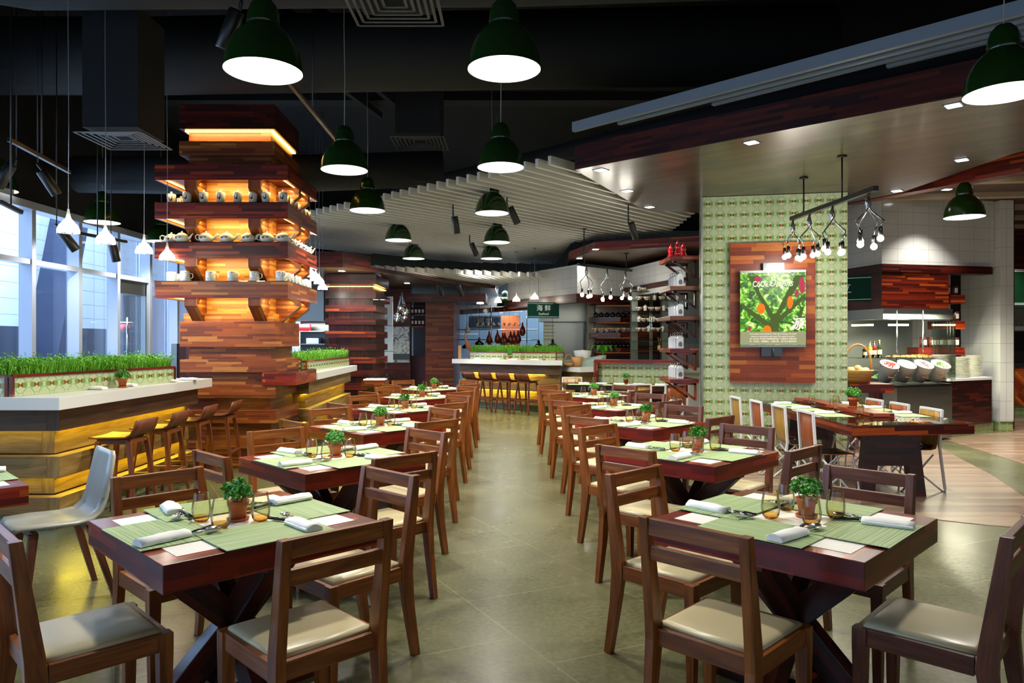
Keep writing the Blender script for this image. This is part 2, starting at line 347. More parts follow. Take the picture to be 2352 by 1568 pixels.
def cut(kind):
    t = thing(kind, 'x', 'cutlery')
    if kind == 'knife':
        MB().loft([[(-.009, y, 0), (.009*w, y, 0), (.009*w, y, .002), (-.009, y, .002)] for y, w in ((-.1, .6), (-.02, 1), (0, .8))]).build('blade', STEEL, t)
        MB().tube([(0, 0, .003), (0, .05, .004), (0, .1, .003)], [.005, .007, .006], 6).build('handle', HANDLE, t)
    elif kind == 'spoon':
        MB().tube([(0, -.09, .002), (0, 0, .003), (0, .05, .006)], [.005, .003, .0025], 6).build('handle', STEEL, t)
        MB().lathe([(.001, 0), (.012, .001), (.019, .005), (.021, .009), (.018, .006), (.001, .002)], 12).move(Mx.Translation((0, .075, .002)) @ Mx.Diagonal((.95, 1.35, 1, 1))).build('bowl', STEEL, t)
    else:
        MB().tube([(0, -.09, .002), (0, 0, .003), (0, .04, .005)], [.005, .003, .0035], 6).build('handle', STEEL, t)
        m = MB().box((0, .047, .005), (.024, .02, .002))
        for k in range(4): m.box((-.0105+k*.007, .074, .006), (.003, .036, .002))
        m.build('tines', STEEL, t)
    return t
KN, SP, FK = Proto(cut('knife')), Proto(cut('spoon')), Proto(cut('fork'))
def glass():
    t = thing('tumbler_glass', 'x', 'glass')
    MB().lathe([(.033, .012), (.038, .035), (.039, .055), (.035, .085), (.029, .118)], 20).build('bowl', GLS, t)
    MB().lathe([(.001, .001), (.022, .001), (.03, .008), (.034, .016), (.036, .024)], 20).build('tinted_base', AMB, t)
    MB().tube([(.029*cos(k*pi/10), .029*sin(k*pi/10), .118) for k in range(21)], .0009, 4, cap=False).build('rim', GLS, t)
    return t
GL = Proto(glass())
def leafcloud(n, rx, rz, h0, sz, seed):
    rnd = random.Random(seed); m = MB()
    for i in range(n):
        while True:
            p = V((rnd.uniform(-1, 1), rnd.uniform(-1, 1), rnd.uniform(-.3, 1)))
            if .25 < p.length < 1: break
        p = V((p.x*rx*(.75+.35*sin(seed+p.y*4)), p.y*rx, h0+p.z*rz)); a = V((rnd.uniform(-1, 1), rnd.uniform(-1, 1), rnd.uniform(-.2, .8))).normalized(); b = a.orthogonal().normalized()
        s = sz*rnd.uniform(.6, 1.25); m.cur = 1 if rnd.random() < .35 else 0; k = len(m.v)
        m.v += [p-a*s, p+b*s*.6, p+a*s, p-b*s*.6]; m.face([k, k+1, k+2, k+3])
    return m
def pot():
    t = thing('potted_herb', 'x', 'potted plant')
    MB().lathe([(.001, .006), (.03, .006), (.037, .062), (.043, .062), (.045, .084), (.039, .084), (.036, .07), (.001, .07)], 18).build('pot', TERRA, t)
    MB().lathe([(.001, .071), (.0365, .071)], 14).build('soil', SOIL, t.children[0])
    MB().lathe([(.001, 0), (.042, 0), (.046, .012), (.041, .012), (.04, .006), (.001, .006)], 18).build('saucer', TERRA, t)
    m = leafcloud(420, .068, .06, .118, .0105, 3)
    for k in range(9): a = k*.7; m.mat(0).tube([(.02*cos(a), .02*sin(a), .07), (.045*cos(a), .045*sin(a), .12)], .0012, 3)
    m.build('herb_leaves', [LEAF, LEAF2], t); return t
POT = Proto(pot())
rj = random.Random(11)
ORD = ['first', 'second', 'third', 'fourth', 'fifth', 'sixth', 'seventh', 'eighth', 'ninth', 'tenth', 'eleventh', 'twelfth', 'thirteenth', 'fourteenth', 'fifteenth', 'sixteenth', 'seventeenth', 'eighteenth', 'nineteenth', 'twentieth', 'twenty-first', 'twenty-second', 'twenty-third', 'twenty-fourth', 'twenty-fifth']
def setting(cx, cy, z, ang, where, seatname, sets=True, full=True):
    # ang: outward direction of the seat
    rad = V((cos(ang), sin(ang), 0)); tan = V((-sin(ang), cos(ang), 0)) * -1 * -1; c = V((cx, cy, z)); j = lambda a: rj.uniform(-a, a)
    right = V((rad.y, -rad.x, 0)) * -1  # seat's right hand looking inwards
    p = c+rad*(.282+j(.008)); nr = ang-pi/2
    if full: PM.put((p.x+j(.005), p.y+j(.005), z+.002+(.0027 if int(ang/(pi/2))%2 else 0)), nr+j(.02), f'green woven placemat on the {seatname} side of the {where}', 'green placemats on the dining tables')
    q = c+rad*.33+right*(.13+j(.012)); na = nr+j(.22)
    NAP.put((q.x, q.y, z+.0062), na, f'rolled white napkin on the {seatname} side of the {where}', 'rolled white napkins on the tables')
    for P, nm, dx, da, yo in ((KN, 'knife', -.012, .25, -.13), (SP, 'spoon', .004, -.1, -.135), (FK, 'fork', .016, -.35, -.13)):
        a = na+pi+da+j(.12); e = q-rad*(.115+j(.01))+right*dx
        P.put((e.x, e.y, z+.012+.004*(nm == 'fork')+(.002 if nm == 'spoon' else 0)), a, f'{nm} in the napkin, {seatname} side, {where}', 'cutlery tucked in napkins')
def table_set(cx, cy, ti, row, k, ndark, glasses):
    where = f'{ORD[k]} table in the {row} row'
    TAB.put((cx, cy, 0), A45, f'square red wood table, {ORD[k]} from the front in the {row} row', 'square dining tables in two rows')
    out = 'bar' if row == 'bar-side' else 'pillar'; sgn = 1 if row == 'bar-side' else -1
    for i in range(4):
        ang = A45+i*pi/2; fr = 'rear' if sin(ang) > 0 else 'front'; sd = 'aisle' if cos(ang)*sgn > 0 else out
        sn = f'{sd} {fr}'; d = .53+rj.uniform(-.02, .04); tn = rj.uniform(-.025, .025); x = cx+cos(ang)*d-sin(ang)*tn; y = cy+sin(ang)*d+cos(ang)*tn
        dark = (row != 'bar-side' and sd != 'aisle'); C = CH[1 if dark else 0]
        C.put((x, y, 0), ang+pi/2+rj.uniform(-.035, .035), f'wooden chair with cream seat, {sn} side of the {where}', 'slatted wooden dining chairs')
        setting(cx, cy, .7515, ang, where, sn)
    for i, (gx, gy) in enumerate(glasses):
        GL.put((cx+gx, cy+gy, .7515), i, f'amber-bottomed tumbler, {["bar-most", "front", "rear", "aisle-most"][i] if row == "bar-side" else ["aisle-most", "rear", "front", "pillar-most"][i]} of four on the {where}', 'tumblers around the herb pots')
LG = [(-.125, -.02), (.0, -.13), (.005, .12), (.12, -.015)]; RG = [(-.1, .0), (.02, .145), (.027, -.11), (.175, 0)]
LT = [(-1.168, 3.011), (-1.168, 4.665), (-1.19, 6.364), (-1.215, 8.02), (-1.235, 9.69), (-1.25, 11.35)]
RT = [(1.196, 3.044), (1.2135, 4.905), (1.19, 6.66), (1.13, 8.33), (1.09, 10.0)]
for k, (x, y) in enumerate(LT):
    table_set(x, y, 0, 'bar-side', k, 0, LG)
    POT.put((x+.02, y+.0, .7515), k*1.3, f'terracotta pot of green herbs on the {ORD[k]} table in the bar-side row', 'herb pots on the dining tables')
for k, (x, y) in enumerate(RT):
    table_set(x, y, 0, 'pillar-side', k, 0, RG)
    POT.put((x+.06, y+.02, .7515), k*1.7+1, f'terracotta pot of green herbs on the {ORD[k]} table in the pillar-side row', 'herb pots on the dining tables')
# table at the left edge with the moulded chair
x, y = -3.13, 3.75
TAB.put((x, y, 0), A45, 'square red wood table cut off by the left edge, by the moulded chair', 'square dining tables in two rows')
for i, sn in ((0, 'far'), (3, 'near')): setting(x, y, .7515, A45+i*pi/2, 'table cut off by the left edge', sn)
t = thing('moulded_chair', 'grey leather moulded chair with brown wooden legs beside the bar counter', 'chair', (-2.66, 4.2, 0), R(135))
def shell(w, prof, th=.012):
    m = MB(); n = len(prof)
    for s in (0, 1): pass
    rings = []
    for i, (y, z, wd) in enumerate(prof):
        rings.append([(-wd, y, z), (-wd*.5, y+.0, z-.006), (wd*.5, y, z-.006), (wd, y, z)])
    nrm = []
    for i in range(n):
        a = V(prof[max(i-1, 0)][:2]); b = V(prof[min(i+1, n-1)][:2]); d = (b-a).normalized(); nrm.append((-d.y, d.x))
    full = [r+[(x, y+nrm[i][0]*-th, z+nrm[i][1]*-th) for x, y, z in r[::-1]] for i, r in enumerate(rings)]
    return m.loft(full, True)
shp = [(.24, .445, .17), (.22, .462, .2), (.1, .462, .215), (-.05, .455, .215), (-.14, .465, .21), (-.19, .51, .205), (-.215, .58, .2), (-.24, .7, .195), (-.262, .82, .18), (-.265, .85, .15)]
shell(0, shp, .018).build('seat_shell', GREYL, t)
for sx in (-1, 1):
    MB().post([(sx*.2, .2, 0, .03, .03), (sx*.16, .15, .43, .045, .045)]).build('leg', CHW2, t, bevel=.003)
    MB().post([(sx*.2, -.25, 0, .03, .03), (sx*.16, -.13, .43, .045, .045)]).build('leg', CHW2, t, bevel=.003)
MB().bx(-.18, .18, .13, .16, .4, .44).bx(-.18, .18, -.15, -.12, .4, .44).build('seat_frame', CHW2, t)
# ---------------- communal table ----------------
t = thing('communal_table', 'long red wood table with glass top beside the tiled pillar', 'table', (0, 0, 0))
ct = [(3.03, 6.40), (4.25, 6.60), (4.25, 9.15), (3.06, 9.15)]
MB().prism(ct, .65, .742).build('tabletop', RED, t, bevel=.003)
MB().prism([(x+(.004 if x > 3.6 else -.004), y) for x, y in ct], .742, .75).build('glass_top', SHELFG, t)
MB().bx(3.57, 3.78, 7.1, 9.1, .75, .79).build('centre_board', REDT, t, bevel=.003)
for yy in (6.98, 8.85):
    MB().prism([(3.36, .0), (3.5, 0), (3.53, .3), (3.83, .3), (3.86, 0), (4.0, 0), (3.92, .65), (3.42, .65)], -.05, .05).move(Mx.Translation((0, yy, 0)) @ Mx.Rotation(pi/2, 4, 'X')).build('leg', DARKW, t, bevel=.003)
def wf_chair(pl):
    t = thing('tube_frame_chair', 'x', 'chair')
    shell(0, [(.2, .44, .17), (.18, .452, .19), (0, .445, .195), (-.12, .445, .195), (-.175, .46, .19), (-.2, .52, .185), (-.215, .62, .182), (-.225, .86, .178)], .01).build('seat_shell', pl, t)
    shell(0, [(.19, .452, .15), (0, .458, .17), (-.12, .46, .17), (-.16, .49, .165)], .006).build('seat_pad', SEATD, t)
    for s in (-1, 1):
        m = MB(); m.bar((s*.195, -.238, .88), (s*.195, -.21, .47), .03, .022, (0, 1, 0)); m.bar((s*.195, -.212, .475), (s*.21, -.26, .03), .024, .022, (0, 1, 0))
        m.tube([(s*.21, -.258, .04), (s*.21, -.262, .012), (s*.21, -.235, .008), (s*.2, .16, .33), (s*.195, .2, .40)], .010, 6)
        m.tube([(s*.19, .17, .43), (s*.2, .22, .2), (s*.205, .235, .012), (s*.205, .2, .01), (s*.2, -.14, .4)], .010, 6); m.build('side_frame', FRAMEW, t)
    MB().bar((-.2, -.236, .872), (.2, -.236, .872), .022, .025).build('back_frame', FRAMEW, t); return t
WF = [Proto(wf_chair(BAKE)), Proto(wf_chair(BAKER))]
for k, (x, y, m_) in enumerate(((2.93, 7.05, 1), (2.9, 7.68, 0), (2.86, 8.28, 1), (2.8, 8.85, 0))):
    WF[m_].put((x+.17, y, 0), -pi/2, f'white framed chair with {"red" if m_ else "tan"} wooden back, {ORD[k]} along the aisle side of the communal table', 'white framed chairs', .93)
for k, (x, y, m_) in enumerate(((4.05, 7.35, 0), (4.05, 7.95, 1), (4.05, 8.5, 1))):
    WF[m_].put((x+.02, y, 0), pi/2, f'white framed chair with {"red" if m_ else "tan"} wooden back, {ORD[k]} along the buffet side of the communal table', 'white framed chairs', .93)
for k, y in enumerate((7.35, 7.95, 8.5)):
    for nm, xx, s in (('aisle', 3.26, 1), ('buffet', 4.02, -1)):
        wh = f'{ORD[k]} place on the {nm} side of the communal table'
        PM.put((xx, y, .7505), pi/2, f'green woven placemat at the {wh}', 'green placemats on the dining tables')
        NAP.put((xx-s*.02, y+.1, .754), pi/2, f'rolled white napkin at the {wh}', 'rolled white napkins on the tables')
        for P, c_ in ((KN, 'knife'), (SP, 'spoon'), (FK, 'fork')): P.put((xx+s*.07, y+.1+.01*'ksf'.index(c_[0]), .766), -s*pi/2+.15*'ksf'.index(c_[0]), f'{c_} in the napkin at the {wh}', 'cutlery tucked in napkins')
        GL.put((xx+s*.24, y-.12, .7505), 0, f'amber-bottomed tumbler at the {wh}', 'tumblers on the communal table')
POT.put((3.68, 7.75, .79), 1, 'terracotta pot of green herbs on the centre board of the communal table', 'herb pots on the dining tables', 1.25)
# ---------------- bar counters with planters ----------------
def grass(poly_fn, n, h, name, label, parent=None, seed=1):
    rnd = random.Random(seed); m = MB()
    for i in range(n):
        x, y, z = poly_fn(rnd.random(), rnd.random()); hh = h*rnd.uniform(.35, 1.0)*(1.35 if rnd.random() < .08 else 1); a = rnd.uniform(0, 2*pi); wv = .0028
        lx, ly = rnd.uniform(-.45, .45)*hh, rnd.uniform(-.45, .45)*hh; k = len(m.v); dx, dy = cos(a)*wv, sin(a)*wv
        m.cur = 1 if rnd.random() < .4 else 0
        m.v += [V((x-dx, y-dy, z)), V((x+dx, y+dy, z)), V((x+lx*.4+dx, y+ly*.4+dy, z+hh*.55)), V((x+lx*.4-dx, y+ly*.4-dy, z+hh*.55)), V((x+lx, y+ly, z+hh))]
        m.face([k, k+1, k+2, k+3]); m.face([k+3, k+2, k+4])
        if rnd.random() < .5:
            q = V((x+lx, y+ly, z+hh)); s = .008; b = len(m.v); m.v += [q+V((dx*3, dy*3, 0)), q+V((-dy*2.5, dx*2.5, s)), q-V((dx*3, dy*3, 0)), q+V((dy*2.5, -dx*2.5, -s*.5))]; m.face([b, b+1, b+2, b+3])
    o = m.build(name, [GRASS, GRASS2], parent); return o
def planter(p0, p1, dep, z, h, label, ends=True, n=5000, seed=1, gh=.13):
    # p0->p1 front bottom line; dep = offset vector to the back
    t = thing('planter_box', label, 'planter'); p0 = V((*p0, z)); p1 = V((*p1, z)); d = V((*dep, 0)); u = (p1-p0).normalized(); nrm = d.normalized()
    c = [(p0.x, p0.y), (p1.x, p1.y), (p1.x+d.x, p1.y+d.y), (p0.x+d.x, p0.y+d.y)]
    MB().prism(c, z+.001, z+h-.02).build('tiled_body', TILE, t)
    m = MB(); up = V((0, 0, 1)); q = [V((a, b, z+h-.01)) for a, b in c]
    for i in range(4): m.bar(q[i], q[(i+1) % 4], .022, .022)
    for k, b in enumerate(q): m.bar((b.x, b.y, z+.001), b, .024, .024)
    m.build('wood_trim', REDT, t)
    MB().prism(c, z+h-.02, z+h-.008).build('soil', SOIL, t)
    f = lambda a, b: (p0.x+(p1.x-p0.x)*a+d.x*(.06+.88*b), p0.y+(p1.y-p0.y)*a+d.y*(.06+.88*b), z+h-.01)
    g = grass(f, n, gh, 'grass', None, t.children[-1], seed); tag(g, None, None, None, 'stuff'); return t
def boards(t, x0, x1, y0, y1, zs, led, over=.12, nm='board', m1=OAK, m2=OAKD):
    pass
# left counter: body runs along +y on its aisle face, near end faces the camera
t = thing('bar_counter', 'white topped bar counter clad in oak boards with yellow strip lights, by the window wall', 'bar counter')
MB().prism([(-6.0, 5.37), (-3.385, 5.37), (-3.43, 8.22), (-4.2, 8.22), (-4.3, 6.1), (-6.0, 6.1)], .985, 1.08).build('white_top', WHITE, t, bevel=.003)
MB().prism([(-6.0, 5.9), (-3.78, 5.9), (-3.8, 8.1), (-4.2, 8.1), (-4.3, 6.2), (-6.0, 6.2)], .14, .985).build('core', OAK, t)
zz = [(.74, .985, .0, OAKD), (.55, .735, -.12, OAK), (.34, .545, .0, OAK), (.25, .335, -.12, OAK), (.14, .245, 0, OAK)]
zz = [(.80, .985, .0, OAKD), (.605, .80, -.11, OAK), (.43, .60, .0, OAK), (.285, .43, -.11, OAK), (.14, .28, .0, OAK)]
for z0, z1, o, m_ in zz:
    X1 = -3.54+o; Y0 = 5.62-o
    MB().bx(X1-.1, X1, Y0, 8.1, z0, z1).bx(-6.0, X1-.1, Y0, Y0+.1, z0, z1).build('cladding_board', m_, t, bevel=.004)
    if o == 0 and z0 > .2: MB().bx(X1-.10, X1-.07, Y0+.15, 8.0, z0-.010, z0-.001).build('led_strip', LEDY, t.children[-1] if 0 else t)
MB().bx(-3.75, -3.645, 5.75, 8.15, 0, .14).bx(-6, -3.645, 5.73, 5.85, 0, .14).build('tiled_skirting', TILED, t)
MB().bx(-3.645, -3.64, 5.75, 8.1, 0, .006).build('steel_trim', SATIN, t)
planter((-3.80, 5.46), (-3.50, 7.45), (-.34, .02), 1.08, .165, 'green tiled planter of bright grass on the bar counter by the windows', n=9000, seed=2)
planter((-6.0, 5.46), (-3.84, 5.46), (0, .3), 1.08, .165, 'green tiled planter of bright grass on the near end of the bar counter', n=7000, seed=3)
for k, (a, b, r) in enumerate(((205, 894, 1.35), (275, 887, 1.45), (372, 877, 1.5), (420, 873, 1.5))):
    p = pxz(a+15, b, 1.082); wh = f'{ORD[k]} place on the bar counter by the windows'
    NAP.put((p.x, p.y, 1.083), r, f'rolled white napkin at the {wh}', 'rolled white napkins on the tables')
    for P, c_ in ((KN, 'knife'), (FK, 'fork')): P.put((p.x-.13, p.y-.02+.02*'kf'.index(c_[0]), 1.083+.003*'kf'.index(c_[0])), r+.2*'kf'.index(c_[0]), f'{c_} in the napkin at the {wh}', 'cutlery tucked in napkins')
p = pxz(256, 890, 1.08); POT.put((p.x+.1, p.y, 1.0805), 2, 'terracotta pot of green herbs in front of the planter on the bar counter', 'herb pots on the dining tables', .95)
for z_, x_ in ((.79, -3.60), (.42, -3.60)):
    light('AREA', 'counter_glow', (x_, 6.85, z_), 4.5, (1, .84, .07), (0, R(-25), 0), .04, 2.3); light('AREA', 'counter_glow', (-4.7, 5.66, z_), 1.3, (1, .84, .07), (R(25), 0, 0), 2.2, .04)
    light('AREA', 'counter_glow', (-2.86, 11.1, z_), 4.5, (1, .84, .07), (0, R(-25), 0), .04, 2.8)
# stools
def stool():
    t = thing('bar_stool', 'x', 'stool')
    prof = [(-.2, .745, .19), (-.1, .738, .2), (.05, .738, .2), (.12, .742, .2), (.165, .765, .2), (.19, .81, .2), (.215, .885, .19)]
    m = MB(); rings = []
    for i, (y, z, wd) in enumerate(prof):
        a = V(prof[max(i-1, 0)][:2]); b = V(prof[min(i+1, 6)][:2]); d = (b-a).normalized(); ny, nz = -d.y*.016, d.x*.016
        xs = [-wd, -wd*.5, 0, wd*.5, wd]; dip = [0, -.008, -.01, -.008, 0]
        rings.append([(x, y, z+k*(1 if i < 4 else 0)) for x, k in zip(xs, dip)]+[(x, y-ny, z-nz+k*(1 if i < 4 else 0)) for x, k in list(zip(xs, dip))[::-1]])
    m.loft(rings, True).build('seat', STW, t)
    for sx in (-1, 1):
        for sy in (-1, 1): MB().post([(sx*.205, sy*.215, 0, .026, .03), (sx*.15, sy*.135, .70, .034, .042)]).build('leg', STW, t, bevel=.004)
    MB().bx(-.15, .15, -.15, -.125, .675, .715).bx(-.15, .15, .125, .15, .675, .715).bx(-.165, -.14, -.13, .13, .675, .715).bx(.14, .165, -.13, .13, .675, .715).build('seat_rail', STW, t)
    for a_, b_ in (((-.185, -.187, .25), (.185, -.187, .25)), ((-.185, .187, .3), (.185, .187, .3)), ((-.187, -.185, .3), (-.187, .185, .3)), ((.187, -.185, .3), (.187, .185, .3))): MB().bar(a_, b_, .02, .026).build('footrest', STW, t)
    return t
ST = Proto(stool())
for k, (x, y) in enumerate(((-3.33, 6.15), (-3.33, 6.78), (-3.32, 7.42), (-3.27, 8.0))):
    ST.put((x, y, 0), -pi/2+.03*k, f'dark wooden bar stool, {ORD[k]} from the front at the bar counter by the windows', 'wooden bar stools', .95)
# ---------------- display column ----------------
YB, YC, YS = 8.50, 8.58, 8.30
t = thing('display_column', 'tall red wood column ringed with lit shelves of crockery', 'column')
def quadbox(m, xl, xr, y, d, z0, z1, sk=-.04): return m.prism([(xl, y), (xr, y), (xr+sk*d, y+d), (xl+sk*d, y+d)], z0, z1)
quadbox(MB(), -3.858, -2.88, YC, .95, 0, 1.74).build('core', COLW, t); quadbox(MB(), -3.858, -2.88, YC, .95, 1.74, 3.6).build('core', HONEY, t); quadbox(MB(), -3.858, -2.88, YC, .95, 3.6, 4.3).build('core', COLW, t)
for k in range(6):
    z0 = 1.437-.302*k; xr = -2.80
    quadbox(MB(), -3.93, xr, YB, 1.1, z0, z0+.151).build('ring_board', COLW, t, bevel=.002)
m = MB(); quadbox(m, -3.93, -2.80, YB, 1.1, 1.588, 1.737); m.build('ring_board', COLW, t, bevel=.002)
for z0, z1 in ((4.01, 4.3), (3.70, 3.864)): quadbox(MB(), -3.93, -2.80, YB-.02, 1.1, z0, z1).build('ring_board', DARKW if z0 > 4 else COLW, t, bevel=.002)
quadbox(MB(), -3.89, -2.84, YC-.035, 1.02, 3.995, 4.009).build('led_strip', LED, t)
SH = [(3.396, 3.547), (2.949, 3.105), (2.49, 2.647), (2.033, 2.194)]
for z0, z1 in SH:
    quadbox(MB(), -4.13, -2.59, YS, 1.45, z0, z1).build('shelf', RED if z0 > 2.4 else COLW, t, bevel=.003)
    quadbox(MB(), -4.13, -2.59, YS-.003, 1.455, z1, z1+.006).build('glass_shelf_top', SHELFG, t)
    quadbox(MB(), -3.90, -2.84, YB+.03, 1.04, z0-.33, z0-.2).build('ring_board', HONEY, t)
    m = MB()
    for xq in (-3.72, -2.98): m.prism([(0, -.02), (.26, .19), (.26, .30), (.1, .3), (-.02, .30), (-.02, -.02)], -.075, .075).move(Mx.Translation((xq, YC+.0, z0-.31)) @ Mx.Rotation(-pi/2, 4, 'Z') @ Mx.Rotation(pi/2, 4, 'X'), len(m.v)-12)
    for ya in (8.85, 9.3): m.prism([(0, -.02), (.26, .19), (.26, .30), (.1, .3), (-.02, .30), (-.02, -.02)], -.05, .05).move(Mx.Translation((-2.86-.04*(ya-YC), ya, z0-.31)) @ Mx.Rotation(pi/2, 4, 'X'), len(m.v)-12)
    m.build('shelf_bracket', COLW, t)
    m = MB(); m.bx(-4.0, -2.72, YS+.06, YS+.08, z0-.012, z0-.001).bx(-2.68, -2.66, YS+.1, 9.5, z0-.012, z0-.001).bx(-4.06, -4.04, YS+.1, 9.5, z0-.012, z0-.001); s_ = m.build('led_strip', LED, t)
    quadbox(MB(), -4.13, -2.59, YS, .03, z0-.03, z0).bx(-2.63, -2.60, YS+.03, 9.6, z0-.03, z0).bx(-4.13, -4.10, YS+.03, 9.6, z0-.03, z0).build('light_lip', REDT, t)
MB().prism([(-2.95, YB-.02), (-2.55, YB-.02), (-2.62, 9.62), (-2.95, 9.62)], .98, 1.134).build('side_shelf', REDT, t, bevel=.002)
MB().prism([(-2.94, YB), (-2.56, YB), (-2.63, 9.6), (-2.95, 9.6)], 1.134, 1.142).build('glass_shelf_top', SHELFG, t)
MB().prism([(-2.9, YB+.05), (-2.45, YB+.4), (-2.5, 9.2), (-2.9, 9.2)], .532, .54).build('glass_shelf_top', SHELFG, t)
for z0, z1 in SH:
    light('AREA', 'shelf_light', (-3.36, YS+.1, z0-.05), 7, (1, .76, .28), (R(25), 0, 0), 1.35, .05); light('AREA', 'shelf_light', (-2.70, YS+.75, z0-.05), 4.5, (1, .76, .28), (0, R(25), 0), .05, 1.2)
for k in range(5): light('AREA', 'ring_light', (-3.37, YB+.05, 1.274-.302*k), 2.2, (1, .70, .22), (R(15), 0, 0), 1.0, .03)
light('AREA', 'ring_light', (-3.37, YB+.0, 3.985), 4, (1, .76, .3), (R(15), 0, 0), 1.0, .03)
# crockery
def sugar():
    t = thing('lidded_sugar_pot', 'x', 'sugar pot'); MB().lathe([(.001, 0), (.042, 0), (.05, .09), (.053, .115), (.05, .118), (.001, .118)], 18).build('pot', CERA, t)
    MB().lathe([(.051, .119), (.049, .128), (.02, .136), (.008, .138), (.014, .15), (.009, .158), (.001, .159)], 18).build('lid', CERA, t)
    m = MB(); m.loft([[(x*s, -.049-.001, .06+z*s) for x, z in ((-.03, .012), (-.012, -.022), (.014, -.018), (.02, .018), (.012, .03), (-.004, .006), (-.02, .022))] for s in (1,)], cap=False) if 0 else None
    def patch(pts, mi): k = len(m.v); m.v.extend([V((x, -sqrt(max(.0001, .0495**2-x*x))-.0012, z)) for x, z in pts]); m.cur = mi; m.face(list(range(k, k+len(pts))))
    patch([(-.028, .075), (-.02, .05), (-.008, .045), (-.01, .062), (-.018, .088)], 0); patch([(-.012, .045), (.01, .042), (.018, .066), (.012, .08), (-.002, .062)], 1); patch([(.006, .08), (.016, .078), (.02, .094), (.008, .096)], 0)
    m.build('rooster_mark', [ROOST, INK], t); return t
SUG = Proto(sugar())
def teapot():
    t = thing('teapot', 'x', 'teapot'); MB().lathe([(.001, 0), (.05, 0), (.075, .025), (.083, .05), (.075, .08), (.05, .1), (.001, .102)], 20).build('body', CERA, t)
    MB().lathe([(.05, .1), (.035, .112), (.01, .118), (.009, .122), (.013, .13), (.001, .137)], 14).build('lid', CERA, t)
    MB().tube([(.065, 0, .04), (.1, 0, .055), (.118, 0, .085), (.138, 0, .108)], [.02, .014, .01, .008], 8).build('spout', CERA, t)
    MB().tube([(-.07, 0, .085), (-.1, 0, .096), (-.122, 0, .08), (-.12, 0, .05), (-.095, 0, .03), (-.072, 0, .03)], .007, 6).build('handle', CERA, t)
    m = MB()
    def patch(pts, mi): k = len(m.v); m.v.extend([V((x, -sqrt(max(.0001, (.0825-(abs(z-.052)**2)*6)**2-x*x))-.003, z)) for x, z in pts]); m.cur = mi; m.face(list(range(k, k+len(pts))))
    patch([(-.045, .068), (-.045, .045), (-.03, .04), (-.03, .06)], 0); patch([(-.032, .04), (-.014, .042), (-.012, .066), (-.028, .06)], 1); patch([(.005, .058), (.035, .064), (.03, .052), (.01, .05)], 2)
    m.build('rooster_mark', [ROOST, INK, GRN], t); return t
TEA = Proto(teapot())
q = Mat('blue_print_ceramic', .25, coat=.3); n_ = q.noise(q.node('ShaderNodeTexCoord').outputs['Object'], 48, 3, 1.5); q.col(q.ramp(n_, [(.44, '#e8e8e0'), (.5, '#4a5878'), (.56, '#e8e8e0')])); BLUEC = q.m
def mug():
    t = thing('patterned_mug', 'x', 'mug'); MB().lathe([(.001, 0), (.052, 0), (.056, .01), (.056, .112), (.052, .12), (.049, .112), (.049, .02), (.001, .015)], 18).build('cup', BLUEC, t)
    MB().tube([(.055, 0, .095), (.082, 0, .088), (.085, 0, .05), (.056, 0, .03)], .006, 6).build('handle', CERA, t); return t
MUG = Proto(mug())
def xs_on(pxs, Y): return [(a-CX)*Y/FPX for a in pxs]
for (P, z, pxs, ys, nm, g) in ((SUG, 3.112, (430, 468, 507, 546, 581, 611, 650), (8.62, 8.8, 8.98, 9.16, 9.34, 9.52, 9.66), 'lidded sugar pot', 'rooster sugar pots on the column'),
        (TEA, 2.654, (418, 473, 521, 570, 613, 650), (8.66, 8.85, 9.05, 9.25, 9.45, 9.63), 'rooster teapot', 'rooster teapots on the column'),
        (MUG, 2.201, (426, 484, 534, 585, 644), (8.62, 8.78, 8.94, 9.12, 9.3, 9.5, 9.66), 'patterned mug', 'blue patterned mugs on the column')):
    n7 = ORD
    for k, x in enumerate(xs_on(pxs, YS+.1)): P.put((x, YS+.1, z), rj.uniform(-.12, .12), f'{nm}, {n7[k]} along the front edge of the column shelf', g)
    for k, y in enumerate(ys): P.put((-2.70-.04*(y-YS), y, z), 1.2+rj.uniform(-.3, .3), f'{nm}, {n7[k]} back along the aisle-side edge of the column shelf', g)
    for k, y in enumerate((8.5, 8.75)): P.put((-4.03, y, z), .3, f'{nm}, {n7[k]} back along the window-side edge of the column shelf', g)
# ---------------- second counter beyond the column ----------------
t = thing('bar_counter', 'white topped oak bar counter just beyond the crockery column', 'bar counter')
MB().prism([(-2.61, 9.66), (-2.75, 12.75), (-3.5, 12.75), (-3.4, 9.66)], .985, 1.08).build('white_top', WHITE, t, bevel=.003)
MB().prism([(-2.98, 9.7), (-3.1, 12.6), (-3.5, 12.6), (-3.4, 9.7)], 0, .985).build('core', OAK, t)
for z0, z1, o, m_ in zz:
    MB().prism([(-2.70+o, 9.55-o*2), (-2.84+o, 12.65), (-3.2+o, 12.65), (-3.1+o, 9.55-o*2)], z0, z1).build('cladding_board', OAK, t, bevel=.004)
    if o == 0 and z0 > .2: MB().bar((-2.78, 9.6, z0-.007), (-2.92, 12.6, z0-.007), .025, .01).build('led_strip', LEDY, t)
MB().prism([(-2.82, 9.75), (-2.95, 12.6), (-3.1, 12.6), (-3.1, 9.75)], 0, .14).build('tiled_skirting', TILED, t)
planter((-2.78, 9.72), (-2.83, 12.5), (-.36, 0), 1.08, .16, 'green tiled planter of grass on the counter beyond the crockery column', n=6000, seed=5)
t = thing('menu_holder', 'small wood framed tile panel standing on the counter beyond the column', 'holder', (-2.9, 9.6, 1.142)); MB().bx(-.09, .09, -.01, .01, 0, .12).build('frame', OAKD, t); MB().bx(-.075, .075, -.013, -.009, .015, .105).build('tile_face', TILE, t)
